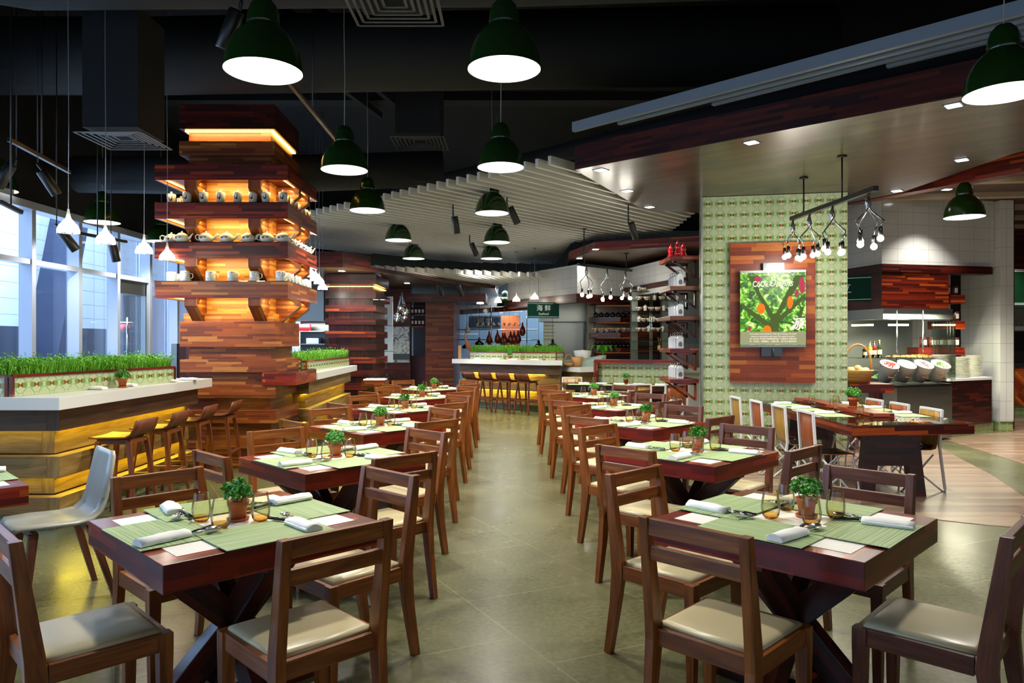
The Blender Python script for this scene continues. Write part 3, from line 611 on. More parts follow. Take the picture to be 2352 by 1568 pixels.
# ---------------- window wall ----------------
XW = -6.4
t = tag(bpy.data.objects.new('wall_left', None), None, None, None, 'structure'); SC.collection.objects.link(t)
MB().bx(XW-.25, XW-.02, -5, 30, 3.34, 5.6).build('header', DARK, t); MB().bx(XW-.2, XW+.02, -5, 30, 3.26, 3.36).build('head_rail', ALU, t)
m = MB(); y = -4.2
ys = []
while y < 20: ys.append(y); y += 1.04
ys = [9.66+1.04*k-.04 for k in range(-13, 9)]
for yy in ys:
    MB().bx(XW-.18, XW, yy-.04, yy+.04, 0, 3.32).build('mullion', ALU, t); m.bx(XW-.19, XW-.165, yy-.02, yy+1.02, 0.02, 3.3)
    MB().bx(XW-.16, XW-.02, yy+.04, yy+1.0, 2.53, 2.6).bx(XW-.16, XW-.06, yy+.04, yy+1.0, 0, .08).build('transom', ALU, t)
w_ = m.build('window_1', PANE); w_['kind'] = 'structure'
dr = struct(MB().bx(XW-.14, XW-.09, 11.8, 12.72, .05, 2.42), 'door_1', PANE)
MB().bx(XW-.16, XW-.06, 11.76, 11.82, 0, 2.5).bx(XW-.16, XW-.06, 12.66, 12.74, 0, 2.5).bx(XW-.16, XW-.06, 11.8, 12.7, 2.3, 2.52).bx(XW-.16, XW-.06, 11.8, 12.7, 0, .12).build('door_frame', SATIN, dr)
MB().tube([(XW, 11.95, .9), (XW, 11.95, 1.9)], .016, 8).build('door_handle', STEEL, dr)
MB().bx(XW-.11, XW-.105, 2, 17, 1.02, 1.2).build('frosted_band', plain('frosted_film', '#a8bcd8', .6), t)
# outside
q = Mat('facade_panels', .35); u, v, _ = q.co(); li = (u/1.6).frac().lt(.012).mx((v/.42).frac().lt(.03)); q.col(q.mix(li, '#d5e2f0', '#8494aa')); FAC = q.m
bl = thing('facade', 'pale panelled building facade seen through the windows', 'building'); MB().bx(-13.2, -13, -6, 34, 1.9, 7).build('panelled_wall', FAC, bl); MB().bx(-13.2, -13, -6, 34, 0, 1.9).build('lower_wall', plain('blue_grey_wall', '#3c4658', .6), bl)
for yy, zz_ in ((18.4, 0),): MB().bar((-12.2, yy, 0), (-12.2, yy+1.9, 6.5), .3, .9, (1, 0, 0)).build('leaning_column', plain('dark_blue_column', '#1e2c48', .5), bl)
struct(MB().bx(-40, -16, -10, 40, -.12, -.02), 'ground', plain('pale_paving', '#8d98a8', .8))
t = thing('food_mural', 'dark crimson food mural on the wall beyond the windows', 'mural'); q = Mat('crimson_mural', .5); n_ = q.noise(q.vec(q.co()[0]*1.5, q.co()[1]*.7), 3, 3, 2.); q.col(q.ramp(n_, [(.35, '#1c0e18'), (.5, '#5a0f2a'), (.6, '#8a1030'), (.75, '#2a1420')]))
MB().bx(-9.0, -6.65, 16.6, 16.65, 0, 2.55).build('panel', q.m, t)
MB().sphere((-7.25, 16.58, 1.6), .16, 14, 8).sphere((-7.2, 16.58, 1.2), .2, 14, 8, 1.3).build('garlic_picture', plain('garlic_print', '#8f96a8', .6), t)
# low red partition between column and windows
tag(MB().bx(-4.75, -3.9, 10.2, 10.3, 0, 1.47).build('low_partition', SLABW), 'low reddish wood partition with steel end between the column and windows', 'partition')
tag(MB().bx(-4.83, -4.75, 10.18, 10.3, 0, 1.47).build('steel_post', SATIN), 'short steel post capping the low wood partition', 'post')
# ---------------- ceiling ----------------
struct(MB().bx(-6.65, 17, -5, 32, 5.5, 5.6), 'ceiling', CEIL)
bw = struct(MB().bx(-6.65, 17, -5.1, -5, 3.6, 5.6), 'wall_back', plain('warm_grey_wall', '#3a3733', .8))  # unseen wall, left open below its header to admit sky fill light
for k in range(12): MB().bx(-6.4+k*1.6, -6.3+k*1.6, -5.1, -4.95, 0, 3.6).build('mullion', ALU, bw)  # mullions made up for the unseen fill opening
struct(MB().bx(12, 12.1, -5, 32, 0, 5.6), 'wall_right', plain('brown_wall', '#4a3a30', .7))
struct(MB().bx(-6.65, 17, 26, 26.1, 0, 5.6), 'wall_far', WTB)
def duct(pts, r, label, flat=1):
    tag(MB().tube(pts, r, 14).build('air_duct', DUCT), label, 'duct')
duct([(-6.1, 8.2, 4.75), (-4, 8.2, 4.75), (3.5, 8.0, 4.8)], .42, 'wide dark air duct crossing above the crockery column')
duct([(-5.9, -2, 4.75), (-5.8, 3.6, 4.75), (-5.6, 5.1, 4.75), (-5.1, 5.8, 4.75), (-4.2, 6.2, 4.75), (0, 6.2, 4.78), (5, 6.0, 4.85)], .36, 'dark round air duct bending in from the window side before the crockery column')
duct([(-6.1, 10.1, 3.85), (-4, 10.0, 3.8), (-1, 10.4, 4.0)], .26, 'thinner dark air duct low behind the crockery column')
duct([(-2, 12.5, 4.1), (1, 9.6, 4.1), (6, 4.8, 4.15)], .12, 'dark round pipe running diagonally over the slatted canopy')
for k, (y, l) in enumerate(((3.0, 'nearest the camera'), (11.5, 'above the slatted canopy'))):
    tag(MB().bx(-6.4, 9, y, y+.3, 5.36, 5.5).build('ceiling_beam', DUCT), f'dark concrete ceiling beam {l}', 'beam')
for k, x in enumerate((-3.4, -2.9, -2.5)): tag(MB().bar((x-1.6, 0, 5.27), (x+1.2, 12, 5.27), .08, .1).build('cable_tray', DUCT), f'dark ceiling conduit tray, {ORD[k]} from the windows', 'cable tray')
def vent(c, sx, sy, label, rz=0, duct_h=1.2):
    t = thing('ceiling_vent', label, 'vent', c, rz); G = plain('vent_grey', '#3a3c40', .5)
    m = MB()
    for k in range(6):
        a = 1-k*.15; w_ = .022
        for s in (-1, 1): m.box((0, s*sy*a/2, .006*k), (sx*a, w_, .006)).box((s*sx*a/2, 0, .006*k), (w_, sy*a, .006))
    m.build('slats', G, t); MB().bx(-sx*.42, sx*.42, -sy*.42, sy*.42, .06, duct_h).build('duct_neck', DUCT, t)
vent(px(287, 324, 7.0), .62, .62, 'square ceiling air vent hanging beside the crockery column', 0)
vent(px(965, 330, 9.8), .7, .7, 'square ceiling air vent hanging between the two pendant rows', 0)
vent(px(905, 14, 5.2), .65, .65, 'square ceiling air vent at the top edge of the picture', 0)
# ---------------- slat canopies ----------------
def slats(poly, ang, z0, z1, pitch, w_, name, label, m_, stag=.0, parent=None):
    d = V((cos(ang), sin(ang))); n = V((-d.y, d.x)); P = [V(p) for p in poly]; vals = [p.dot(n) for p in P]; s = min(vals)+pitch*.4; mb = MB(); k = 0
    while s < max(vals):
        ts = []
        for i in range(len(P)):
            a, b = P[i], P[(i+1) % len(P)]; va, vb = a.dot(n)-s, b.dot(n)-s
            if va*vb < 0: q_ = a+(b-a)*(va/(va-vb)); ts.append(q_.dot(d))
        ts.sort()
        for i in range(0, len(ts)-1, 2):
            e0 = ts[i]-(stag if k % 2 else 0); A = d*e0+n*s; B = d*ts[i+1]+n*s
            if (B-A).length > .15: mb.bar((A.x, A.y, (z0+z1)/2), (B.x, B.y, (z0+z1)/2), w_, z1-z0)
        s += pitch; k += 1
    return tag(mb.build(name, m_, parent), label, 'ceiling canopy' if label else None)
slats([(-3.7, 11.9), (.62, 7.95), (.64, 8.2), (1.86, 10.64), (2.85, 10.88), (2.9, 13.3), (1.2, 14.6), (1.1, 18.6), (-1.3, 18.2), (-4.2, 15.6), (-5.5, 13.6)], R(47), 3.5, 3.6, .19, .045, 'slat_canopy', 'wide hanging canopy of pale grey slats over the middle of the room', SLAT, .0)
slats([(-2.8, 13.75), (.78, 15.42), (-.15, 17.1), (-.5, 19), (-2.4, 16.5)], R(72), 2.87, 2.97, .15, .05, 'slat_canopy', 'smaller lower slat canopy with pale block ends in front of the kitchen', SLAT)
tag(MB().bx(-6, 3, 20, 25, 3.35, 3.4).build('plank_ceiling', SOFF), 'brown plank ceiling above the kitchen counters', 'ceiling panel')
# long pale beams above the wood soffit
for k, (o, s0, s1, z) in enumerate(((0, 0, 6.5, 3.74), (.13, .5, 6.5, 3.74), (.26, 1.5, 6.5, 3.74), (.39, 3.0, 6.5, 3.74), (.52, 3.9, 6.5, 3.74))):
    d = V((2.88, -2.79, 0)).normalized(); n = V((-d.y, d.x, 0)); A = V((.66, 7.72, z+.06))+d*s0+n*o; B = V((.66, 7.72, z+.06))+d*s1+n*o
    tag(MB().bar(A, B, .05, .1).build('ceiling_slat', BEAMG), f'long pale hanging beam, {ORD[k]} back from the front edge above the plank soffit', 'beam', 'long pale beams above the soffit')
# wood soffit
sf = [(.705, 8.08), (3.54, 5.66), (5.1, 4.4), (5.9, 5.2), (5.15, 7.4), (5.05, 9.3), (4.4, 10.6), (2.85, 10.8), (1.94, 10.55)]
t = thing('plank_soffit', 'large hanging plank soffit with dark red edge around the tiled pillar', 'ceiling panel')
MB().prism(sf, 3.44, 3.70, R(-41)).build('red_fascia', DARKW, t); MB().prism([(x, y) for x, y in sf], 3.43, 3.441, R(-41)).build('plank_underside', SOFF, t)
def downlight(P, rz=0):
    t = thing('downlight', 'x', 'downlight'); MB().bx(-.07, .07, -.07, .07, -.004, 0).build('trim_ring', plain('grey_trim', '#55585c', .4), t); MB().bx(-.052, .052, -.052, .052, -.007, -.0045).build('lamp_lens', DOWN, t); return t
DL = Proto(downlight(0))
dls = [(1380, 390, 3.43, 'by its sharp corner'), (1726, 327, 3.43, 'in front of the pillar'), (2190, 242, 3.43, 'towards the top of the picture'), (2209, 367, 3.43, 'near the red fascia'), (1441, 438, 3.43, 'behind the corner one'), (1492, 475, 3.43, 'at the slatted canopy edge'), (2060, 438, 3.43, 'above the buffet hood')]
for x, y, z, l in dls:
    p = pxz(x, y, z); p.z = 3.43; DL.put(p, R(45), f'square downlight in the plank soffit, {l}', 'square downlights in the soffit')
    light('SPOT', 'downlight_beam', (p.x, p.y, 3.40), 110, (1, .95, .86), size=.04, spot=110)
# right-hand ceiling
t = thing('batten_ceiling', 'brown ceiling with cream battens beyond the plank soffit', 'ceiling panel'); MB().bx(4.9, 12, 7.0, 19, 3.86, 3.9).build('panel', plain('brown_mesh', '#4c3c34', .6), t)
m = MB()
for k in range(9): m.bar((4.9, 8.3+k*1.15, 3.82), (12, 7.4+k*1.15, 3.82), .14, .08)
m.build('battens', plain('cream_batten', '#a8957a', .5), t)
tag(MB().prism([(4.75, 10.2), (5.2, 9.4), (5.95, 8.1), (7.2, 6.95), (8.2, 6.4), (8.2, 6.6), (7.25, 7.1), (6.1, 8.25), (5.35, 9.5), (4.9, 10.3)], 3.45, 3.77).build('red_fascia_panel', RED), 'red wood fascia curving away beyond the plank soffit', 'fascia')
for k, (x, y, P_) in enumerate(((2310, 405, None), (2325, 510, None), (0, 0, (6.75, 11.15)), (0, 0, (6.3, 10.1)), (0, 0, (10.7, 13.0)))):  # last two downlights are added, to brighten the buckets and the wine bar
    p = pxz(x, y, 3.8) if not P_ else V((P_[0], P_[1], 3.8)); DL.put((p.x, p.y, 3.86), 0, f'square downlight between cream battens, {ORD[k]} beyond the soffit', 'square downlights in the soffit'); light('SPOT', 'downlight_beam', (p.x, p.y, 3.78), 320 if p.y < 10.5 else 170, (1, .95, .86), size=.04, spot=100)
# ---------------- green pendants ----------------
def pendant():
    t = thing('pendant_lamp', 'x', 'pendant lamp')
    MB().lathe([(.225, 0), (.222, .05), (.205, .12), (.172, .19), (.13, .24), (.095, .265), (.092, .27), (.095, .275), (.095, .30), (.092, .305), (.09, .34), (.075, .39), (.045, .425), (.012, .435), (.001, .436)], 36).build('shade', GRN, t)
    MB().lathe([(.222, .001), (.219, .05), (.202, .118), (.168, .187), (.125, .236), (.02, .25), (.001, .25)], 36).build('shade_interior', SHADEIN, t.children[0])
    MB().tube([(0, 0, .43), (.004, 0, .9), (-.004, 0, 1.4), (0, 0, 2.3)], .004, 5).build('cord', plain('grey_cord', '#8d8f8c', .5), t)
    MB().lathe([(.001, 2.0), (.06, 2.0), (.06, 1.985), (.05, 1.98), (.001, 1.98)], 16).build('ceiling_rose', plain('olive_rose', '#3c4a1c', .4), t)
    return t
PEN = Proto(pendant())
GN = 'green enamel pendant lamps'
pl = [(605, 165, 175, 'first of the bar-side line, biggest at the top'), (1158, 160, 168, 'first of the aisle line, biggest at the top'), (791, 391, 106, 'second of the bar-side line'), (1150, 385, 107, 'second of the aisle line'), (844, 484, 80, 'third of the bar-side line'), (1130, 490, 77, 'third of the aisle line'), (915, 552, 60, 'fourth of the bar-side line'), (1141, 557, 60, 'fourth of the aisle line'), (950, 594, 50, 'last of the bar-side line'), (1129, 594, 49, 'last of the aisle line'), (2215, 499, 84, 'hanging before the white tiled buffet wall'), (2306, 215, 165, 'cut off by the picture edge under the pale beams'), (235, 511, 75, 'hanging by the window frames'), (-6, 437, 82, 'cut off by the left picture edge'), (370, 555, 62, 'partly behind the crockery column'), (1160, 705, 39, 'unlit looking one far in front of the kitchen')]
for x, y, wd, l in pl:
    Y = .45*FPX/wd; p = px(x, y, Y); PEN.put(p, 0, f'green enamel pendant lamp, {l}', GN)
    light('SPOT', 'pendant_light', (p.x, p.y, p.z+.12), 165 if wd > 30 else 30, (1, .94, .84), size=.09, spot=140, blend=.5)
# ---------------- small glass pendants ----------------
def gpend():
    t = thing('glass_pendant', 'x', 'pendant lamp'); pr = [(.082, 0), (.082, .025), (.07, .06), (.045, .09), (.022, .12), (.012, .16), (.008, .2)]; m = MB()
    rings = [[(r*(1+(.035 if i % 2 else -.035))*cos(2*pi*i/48), r*(1+(.035 if i % 2 else -.035))*sin(2*pi*i/48), z) for i in range(48)] for r, z in pr]
    m.loft(rings, False, False).build('ribbed_shade', SHADEG, t); MB().sphere((0, 0, .035), .034, 12, 8, 1.1).build('bulb', BULB, t.children[0])
    return t
GP = Proto(gpend()); CORD = plain('steel_cord', '#9a9c9e', .4, .5)
class GPx:
    pass
gl = [((157, 535, 6.0), 'above the near end of the bar counter'), ((242, 560, 6.6), 'second along the bar counter'), ((331, 582, 7.54), 'third along the bar counter'), ((384, 597, 8.25), 'fourth along the bar counter, before the column')]
gl += [((712, 636, 10.4), 'nearest behind the crockery column'), ((725, 645, 10.9), 'second behind the crockery column'), ((733, 652, 11.7), 'third behind the crockery column'), ((741, 665, 12.6), 'fourth behind the crockery column')]
gl += [((1103, 698, 17.0), 'farthest from the seafood sign over the far counter'), ((1144, 695, 16.5), 'second over the far counter'), ((1186, 692, 16.0), 'third over the far counter'), ((1228, 687, 15.4), 'nearest the seafood sign over the far counter')]
for (x, y, Y), l in gl:
    p = px(x, y, Y); top = {'bar': 5.5, 'cry': 4.15}.get(l.split(' counter')[0][-3:] if 'bar counter' in l else 'cry' if 'column' in l else '', 3.0 if Y > 16.2 else 3.5)-p.z
    if 'cry' in l and 'bar' not in l: top = 4.15-p.z
    o_ = GP.put(p, 0, f'small ribbed glass pendant, {l}', 'small ribbed glass pendants')
    MB().tube([(0, 0, .2), (.003, .002, .3*top), (-.003, 0, .6*top), (0, 0, top)]+([(0, 0, 5.5-p.z)] if 4.1 < top+p.z < 4.2 else []), .0035, 5).build('cord', CORD, o_); MB().lathe([(.001, top), (.035, top), (.035, top-.015), (.001, top-.02)], 12).build('ceiling_rose', STEEL, o_)
    light('POINT', 'pendant_light', (p.x, p.y, p.z-.03), 6 if Y < 14 else 2, (1, .9, .75), size=.06)
# ---------------- bulb racks ----------------
def rack(A, B, fr, hs, stems, label, top):
    t = thing('bulb_rack', label, 'chandelier'); A = V(A); B = V(B)
    MB().bar(A, B, .05, .045).build('rail', BLK, t)
    for f, top in zip(stems, top): p = A+(B-A)*f; MB().tube([p, (p.x, p.y, top)], .009, 6).lathe([(.001, 0), (.05, 0), (.05, -.012), (.001, -.014)], 14, (p.x, p.y, top)).build('stem', BLK, t)
    rr = random.Random(5)
    for f, h in zip(fr, hs):
        p = A+(B-A)*f; m = MB(); mh = MB(); mbb = MB(); pts = []
        for k in range(4):
            a = k*pi/2+.5+rr.uniform(-.3, .3); sp = .12; bx_ = p+V((cos(a)*sp*.85, sin(a)*sp, -h+rr.uniform(-.04, .04)))
            m.tube([p+V((0, 0, -.02)), p+V((cos(a+2)*.025, sin(a+2)*.02, -.13)), p+V((cos(a)*.03, sin(a)*.03, -.2)), p+V((cos(a)*.15, sin(a)*.13, -.3)), bx_+V((cos(a)*.03, sin(a)*.03, .18)), bx_+V((0, 0, .1))], .0075, 6)
            MB().tube([bx_+V((0, 0, .03)), bx_+V((0, 0, .11))], .02, 10).build('bulb_holder', BLK, t); MB().sphere(bx_, .031, 12, 8).build('bulb', BULB, t)
        m.tube([p+V((.01, 0, -.02)), p+V((-.02, .01, -.1)), p+V((.01, -.01, -.17))], .012, 6)
        m.build('twisted_cable', STEEL, t)
        light('POINT', 'rack_light', (p.x, p.y, p.z-h-.06), 9, (1, .94, .82), size=.12)
A = px(1818, 502, 8.84); B = px(2012, 432, 6.79); rack(A, B, (.02, .26, .55, .93), (.50, .50, .50, .5), (.18, .66), 'black rail with bare bulbs on twisted cables over the communal table', (3.43, 3.43))
A = px(1328, 607, 12.6); B = px(1450, 621, 13.9); rack(A, B, (.14, .52, .88), (.56, .56, .52), (.1, .9), 'black rail with bare bulbs over the tables before the tiled partition', (3.5, 3.19))
# ---------------- track spotlights ----------------
def spot():
    t = thing('track_spotlight', 'x', 'spotlight'); MB().lathe([(.001, .13), (.045, .13), (.05, .12), (.05, -.12), (.044, -.125), (.04, -.1)], 16).build('can', BLK, t)
    MB().lathe([(.001, -.11), (.038, -.11)], 16).build('lens', plain('lens_glass', '#c9c9d0', .1, emis=None) if 0 else glow('spot_lens', '#fff4ec', 3), t); MB().tube([(0, .05, .03), (0, .07, .14), (0, .03, .2)], .012, 6).build('bracket', BLK, t); return t
SPT = Proto(spot())
sp = [(1047, 517, 10.5, .2, .12, 'on the slatted canopy, above the pendant lines'), (1089, 573, 13.5, .45, .1, 'on the slatted canopy, low in the middle'), (1180, 495, 10.0, .5, .1, 'on the slatted canopy beside the third aisle pendant'), (1455, 530, 10.6, .5, .3, 'on the slatted canopy near the bulb rail'), (1011, 666, 15.2, .3, .1, 'above the brick-pattern red wall'), (1057, 668, 15.2, .35, .1, 'above the far counter end'), (113, 420, 7.0, .5, .3, 'on the track near the small glass pendants'), (157, 552, 7.6, .6, .2, 'low by the first window frame'), (262, 578, 8.8, .2, .1, 'low by the third window frame'), (528, 70, 4.5, -.35, .2, 'beside the biggest green pendant'), (10, 405, 6.8, -.5, .1, 'at the left picture edge'), (1106, 690, 20, .3, 0, 'far behind over the kitchen')]
for x, y, Y, a, b, l in sp:
    p = px(x, y, Y); o = SPT.put(p, 0, f'black cylindrical spotlight {l}', 'black track spotlights'); o.rotation_euler = (b, -a, .3); bpy.context.view_layer.update()
    zt_ = 3.5 if 'slatted' in l else 5.5 if Y < 10 else 2.765 if Y < 18 else 3.35; q_ = o.matrix_world @ V((0, .04, .19)); o2 = MB().tube([q_, (q_.x, q_.y, zt_)], .01 if zt_ < 4 else .006, 6).build('hanger', BLK); o2.parent = o; o2.matrix_parent_inverse = o.matrix_world.inverted()
    sl = light('SPOT', 'spot_beam', p, 60, (1, .95, .86), size=.05, spot=70); aim(sl, (o.matrix_world @ V((0, 0, -3)))); sl.location = o.matrix_world @ V((0, 0, -.14))
for k, (a, b, l) in enumerate((((20, 320, 6.4), (160, 395, 7.6), 'near the small glass pendants'), ((0, 463, 6.2), (50, 488, 6.4), 'by the left picture edge'), ((150, 530, 8.2), (290, 555, 9.2), 'in front of the windows'), ((640, 160, 6.2), (775, 325, 8.6), 'between the two bar-side pendants'))):
    t = thing('light_track', f'thin black lighting track {l}', 'light track'); a_, b_ = px(*a), px(*b); MB().bar(a_, b_, .035, .035).build('rail', BLK if k < 3 else plain('brown_rail', '#51402c', .5), t); MB().tube([(a_+b_)/2, V(((a_+b_)/2).to_tuple()[:2]+(5.4,))], .008, 5).build('hanger', BLK, t)
# ---------------- tiled pillar with screen ----------------
pf = [(2.54, 9.6), (4.33, 9.27), (4.55, 10.2), (2.75, 10.55)]
t = thing('tiled_pillar', 'broad pillar clad in green patterned tiles carrying the picture screen', 'pillar'); MB().prism(pf, 0, 3.425).build('tile_cladding', TILE, t); MB().bar((2.53, 9.59, 0), (2.53, 9.59, 3.43), .02, .03).build('steel_corner', SATIN, t)
fd = (V(pf[1])-V(pf[0])).to_3d().normalized(); fn = V((fd.y, -fd.x, 0)); O = V((2.54, 9.6, 0)); FR = math.atan2(fd.y, fd.x)
def onp(x, y, off=0):   # pixel to point on pillar face
    d = V(((x-CX)/FPX, 1, -(y-CY)/FPX)); k = (O+fn*off).dot(fn)/d.dot(fn); p = d*k; p.z += H; return p
bk = thing('wood_back_panel', 'orange red wood panel mounted on the tiled pillar behind the screen', 'panel', onp(1773, 718, .0), FR)
def lrect(x0, y0, x1, y1, c, off):
    a, b = onp(x0, y0, off)-c, onp(x1, y1, off)-c; return a.dot(fd), b.dot(fd), b.z, a.z
c0 = V(bk.location); a, b, z0, z1 = lrect(1676, 560, 1870, 879, c0, 0); MB(True).bx(a, b, -.06, -.001, z0, z1).build('panel', ORG, bk)
t = thing('picture_screen', 'glowing screen showing orange cocoa pods on a green tree, on the tiled pillar', 'screen', onp(1776, 708, .16), FR); c0 = V(t.location)
a, b, z0, z1 = lrect(1700, 622, 1851, 797, c0, .16); wd, hh = b-a, z1-z0
MB().bx(a, b, -.001, .04, z0, z1).build('casing', SATIN, t, bevel=.002)
MB().bx(a, b, -.008, -.001, z1-.028, z1).bx(a, b, -.008, -.001, z0, z0+.03).build('steel_edge', SATIN, t)
q = Mat('leafy_screen_picture', .4); u, v, _ = q.co(); n_ = q.noise(q.vec(u*9, v*9), 1.3, 5, 1.5); cc = q.ramp(n_, [(.36, '#16420c'), (.48, '#3c8a14'), (.57, '#8ccc30'), (.66, '#f0ffb0')]); q.col('#000000'); q.emit(cc, 1.0)
MB().quad((a, -.002, z0+.03), (b, -.002, z0+.03), (b, -.002, z1-.028), (a, -.002, z1-.028)).build('picture', q.m, t)
def pat(m, pts, y): 
    k = len(m.v); m.v.extend([V((a+wd*p, y, z0+hh*q_)) for p, q_ in pts]); m.face(list(range(k, k+len(pts))))
m = MB()
for pts in ([(.40, .14), (.60, .14), (.58, .36), (.53, .45), (.46, .36)], [(.49, .33), (.56, .36), (.30, .72), (.24, .93), (.12, .93), (.26, .68)], [(.5, .36), (.58, .38), (.92, .85), (.98, .93), (.84, .93)], [(.52, .34), (.58, .30), (.97, .62), (.99, .70)], [(.48, .30), (.46, .22), (.02, .52), (.02, .58)], [(.80, .15), (.87, .15), (.97, .52), (.92, .52)]): pat(m, pts, -.003)
m.build('tree_picture', glow('branch_glow', '#566a34', .75), t)
G1, G2 = glow('orange_pod_glow', '#ff7a1a', 1.0), glow('pink_pod_glow', '#c8405a', .8); m, m2 = G1, G2
for gm, cx_, cy_, rx, ry, tl in ((m, .32, .50, .065, .07, .2), (m, .415, .21, .065, .075, 0), (m, .76, .58, .045, .085, -.1), (m2, .94, .80, .045, .11, .1), (m2, .86, .70, .03, .055, -.4), (m2, .14, .24, .03, .03, 0), (m2, .27, .89, .05, .04, 0)):
    mm = MB(); pat(mm, [(cx_+rx*cos(2*pi*k/14)*cos(tl)-ry*sin(2*pi*k/14)*sin(tl)*.7, cy_+ry*sin(2*pi*k/14)*cos(tl)+rx*cos(2*pi*k/14)*sin(tl)) for k in range(14)], -.004); mm.build('pod_picture', gm, t)

TXG = glow('lettering_glow', '#ffeedd', 1.0)
text('CöOk', .105, TXG, t, (a+wd*.31, -.006, z0+hh*.82), sx=.72, name='lettering', off=.002); text('Origins', .125, TXG, t, (a+wd*.62, -.006, z0+hh*.83), shear=.35, sx=.8, name='lettering')
text('源', .17, TXG, t, (a+wd*.86, -.006, z0+hh*.29), shear=.2, name='lettering', off=.003)
q = Mat('caption_band', .5); q.col('#000000'); q.emit('#9a9a72', .9); MB().bx(a+.002, b-.002, -.005, -.003, z0+.032, z0+hh*.20).build('caption_band', q.m, t)
for k, s_ in enumerate(('Cocoa plants nurturing flavour Theo Gros Thong in the South', 'always on a permanent early frame This makes for perfect', 'The COOK 可可原产美洲热带地区广泛栽培于中国台湾', '梦、古老风、妙趣横生、冷暖分离、色巧克力源自的快')): text(s_, .026, TXG, t, ((a+b)/2, -.0065, z0+hh*(.172-.033*k)), sx=wd/.92*(1 if k < 2 else 1.05), name='caption_text')
MB().bx(-.12, .14, .03, .10, z1-.03, z1+.1).build('upper_bracket', DSTEEL, t); MB().bx(-.14, .12, .04, .1, z0-.12, z0).tube([(0, .0, z0-.02), (0, .0, z0-.13)], .008, 6).build('lower_bracket', DSTEEL, t)
# bracket shelves on the aisle side of the pillar
CONT = plain('white_carton', '#cfd6d8', .35, coat=.3)
sw = [(592, 'red glass jars'), (660, 'white milk cartons'), (727, 'white milk cartons'), (800, 'white milk cartons'), (868, 'white milk cartons'), (950, 'white milk cartons')]
def jarred():
    t = thing('red_jar', 'x', 'jar'); MB().lathe([(.001, 0), (.045, 0), (.06, .04), (.055, .08), (.035, .11), (.05, .15), (.045, .2), (.02, .24), (.001, .25)], 12).build('jar', plain('red_glass', '#b5101a', .1, coat=.5), t); MB().sphere((0, 0, .26), .014, 8, 5).build('lid_knob', plain('red_glass_knob', '#b5101a', .1), t); return t
JR = Proto(jarred())
def carton():
    t = thing('milk_canister', 'x', 'canister'); MB().post([(0, 0, 0, .13, .13), (0, 0, .22, .13, .13), (0, 0, .27, .05, .08)]).build('box', CONT, t, bevel=.01)
    m = MB(); m.v += [V((-.04, -.0665, .05)), V((-.045, -.0665, .11)), V((-.01, -.0665, .15)), V((.03, -.0665, .13)), V((.04, -.0665, .07)), V((.02, -.0665, .04))]; m.face([5, 4, 3, 2, 1, 0]); m.build('cow_mark', plain('grey_print', '#5c6670', .5), t)
    MB().tube([(-.05, 0, .25), (-.05, 0, .31), (.0, 0, .345), (.05, 0, .31), (.05, 0, .25)], .006, 6).build('handle', STEEL, t); return t
CT = Proto(carton())
for k, (yy, wt) in enumerate(sw):
    z = px(0, yy, 10.0).z; t = thing('bracket_shelf', f'wooden bracket shelf with {wt} beside the tiled pillar, {ORD[k]} from the top', 'shelf', (2.36, 10.02, z))
    MB().bx(-.22, .17, -.3, .42, -.055, 0).build('board', REDT if k in (0, 3, 4) else CHW2, t, bevel=.003)
    for yb in (-.18, .3): MB().bar((.15, yb, -.06), (.15, yb, -.3), .03, .03).bar((-.14, yb, -.07), (.14, yb, -.28), .03, .03).bar((-.16, yb, -.07), (.16, yb, -.07), .03, .03).build('bracket', DARKW if k < 3 else REDT, t)
    for j in range(3 if k == 0 else 4):
        P = JR if k == 0 else CT; pp = (2.27+.0*j+(.13 if j == 1 else 0), 9.84+.22*j, z)
        pp = (2.30, 9.84+.155*j, z) if k else pp
        P.put(pp, .1*j, f'{"red glass jar" if k == 0 else "white milk canister"}, {ORD[j]} on the {ORD[k]} bracket shelf from the top beside the pillar', 'jars on the bracket shelves' if k == 0 else 'milk canisters on the bracket shelves', .8 if k == 0 else .66)
# tall black framed cow picture seen between shelves
tag(MB().box((xa(1592, 15.7), 15.77, 1.75), (.36, .03, .6)).build('cow_picture', (lambda q_: (q_.col(q_.ramp(q_.noise(q_.vec(q_.co()[0]*2, q_.co()[1]*2), 2, 3, 1), [(.45, '#1d2126'), (.52, '#9aa4ac')])), q_.m)[1])(Mat('cow_print', .4))), 'black and white picture seen between the bracket shelves', 'picture')
# ---------------- buffet station ----------------
WA = V((6.2, 12.0, 0))   # corner of white tiled bulkhead
def P2(x, y, Y): return px(x, y, Y)
# bulkhead: right face at Y~11.9 running slightly back, left face running back towards pillar
L0 = (xa(2025, 11.6), 11.6); L1 = (xa(2283, 12.1), 12.1); LB = (xa(1935, 12.6), 12.6)
struct(MB().prism([L0, L1, (L1[0], 13.2), (LB[0], 13.6), LB], za(607, 11.6), 3.86), 'wall_right', WT)
t = thing('pier', 'white tiled pier at the end of the buffet station', 'pier'); MB().bx(xa(2283.5, 12.1), xa(2314, 12.1), 11.95, 13.0, .17, 3.85).build('tile_cladding', WTB, t); MB().bx(xa(2281, 12.1), xa(2314, 12.1), 11.97, 13.0, 0, .17).build('tiled_skirting', TILED, t); MB().bx(xa(2314, 12.1), xa(2317, 12.1), 11.96, 13, .05, 3.85).build('dark_edge', DARKW, t)
struct(MB().bx(LB[0]-1.5, xa(2283, 12.1), 13.3, 13.4, 0, 3.86), 'wall_buffet', WTB)
t = thing('hood_beam', 'dark red wood beam wrapping the white tiled bulkhead above the buffet', 'beam'); zb, zt = za(624, 11.6), za(606, 11.6)
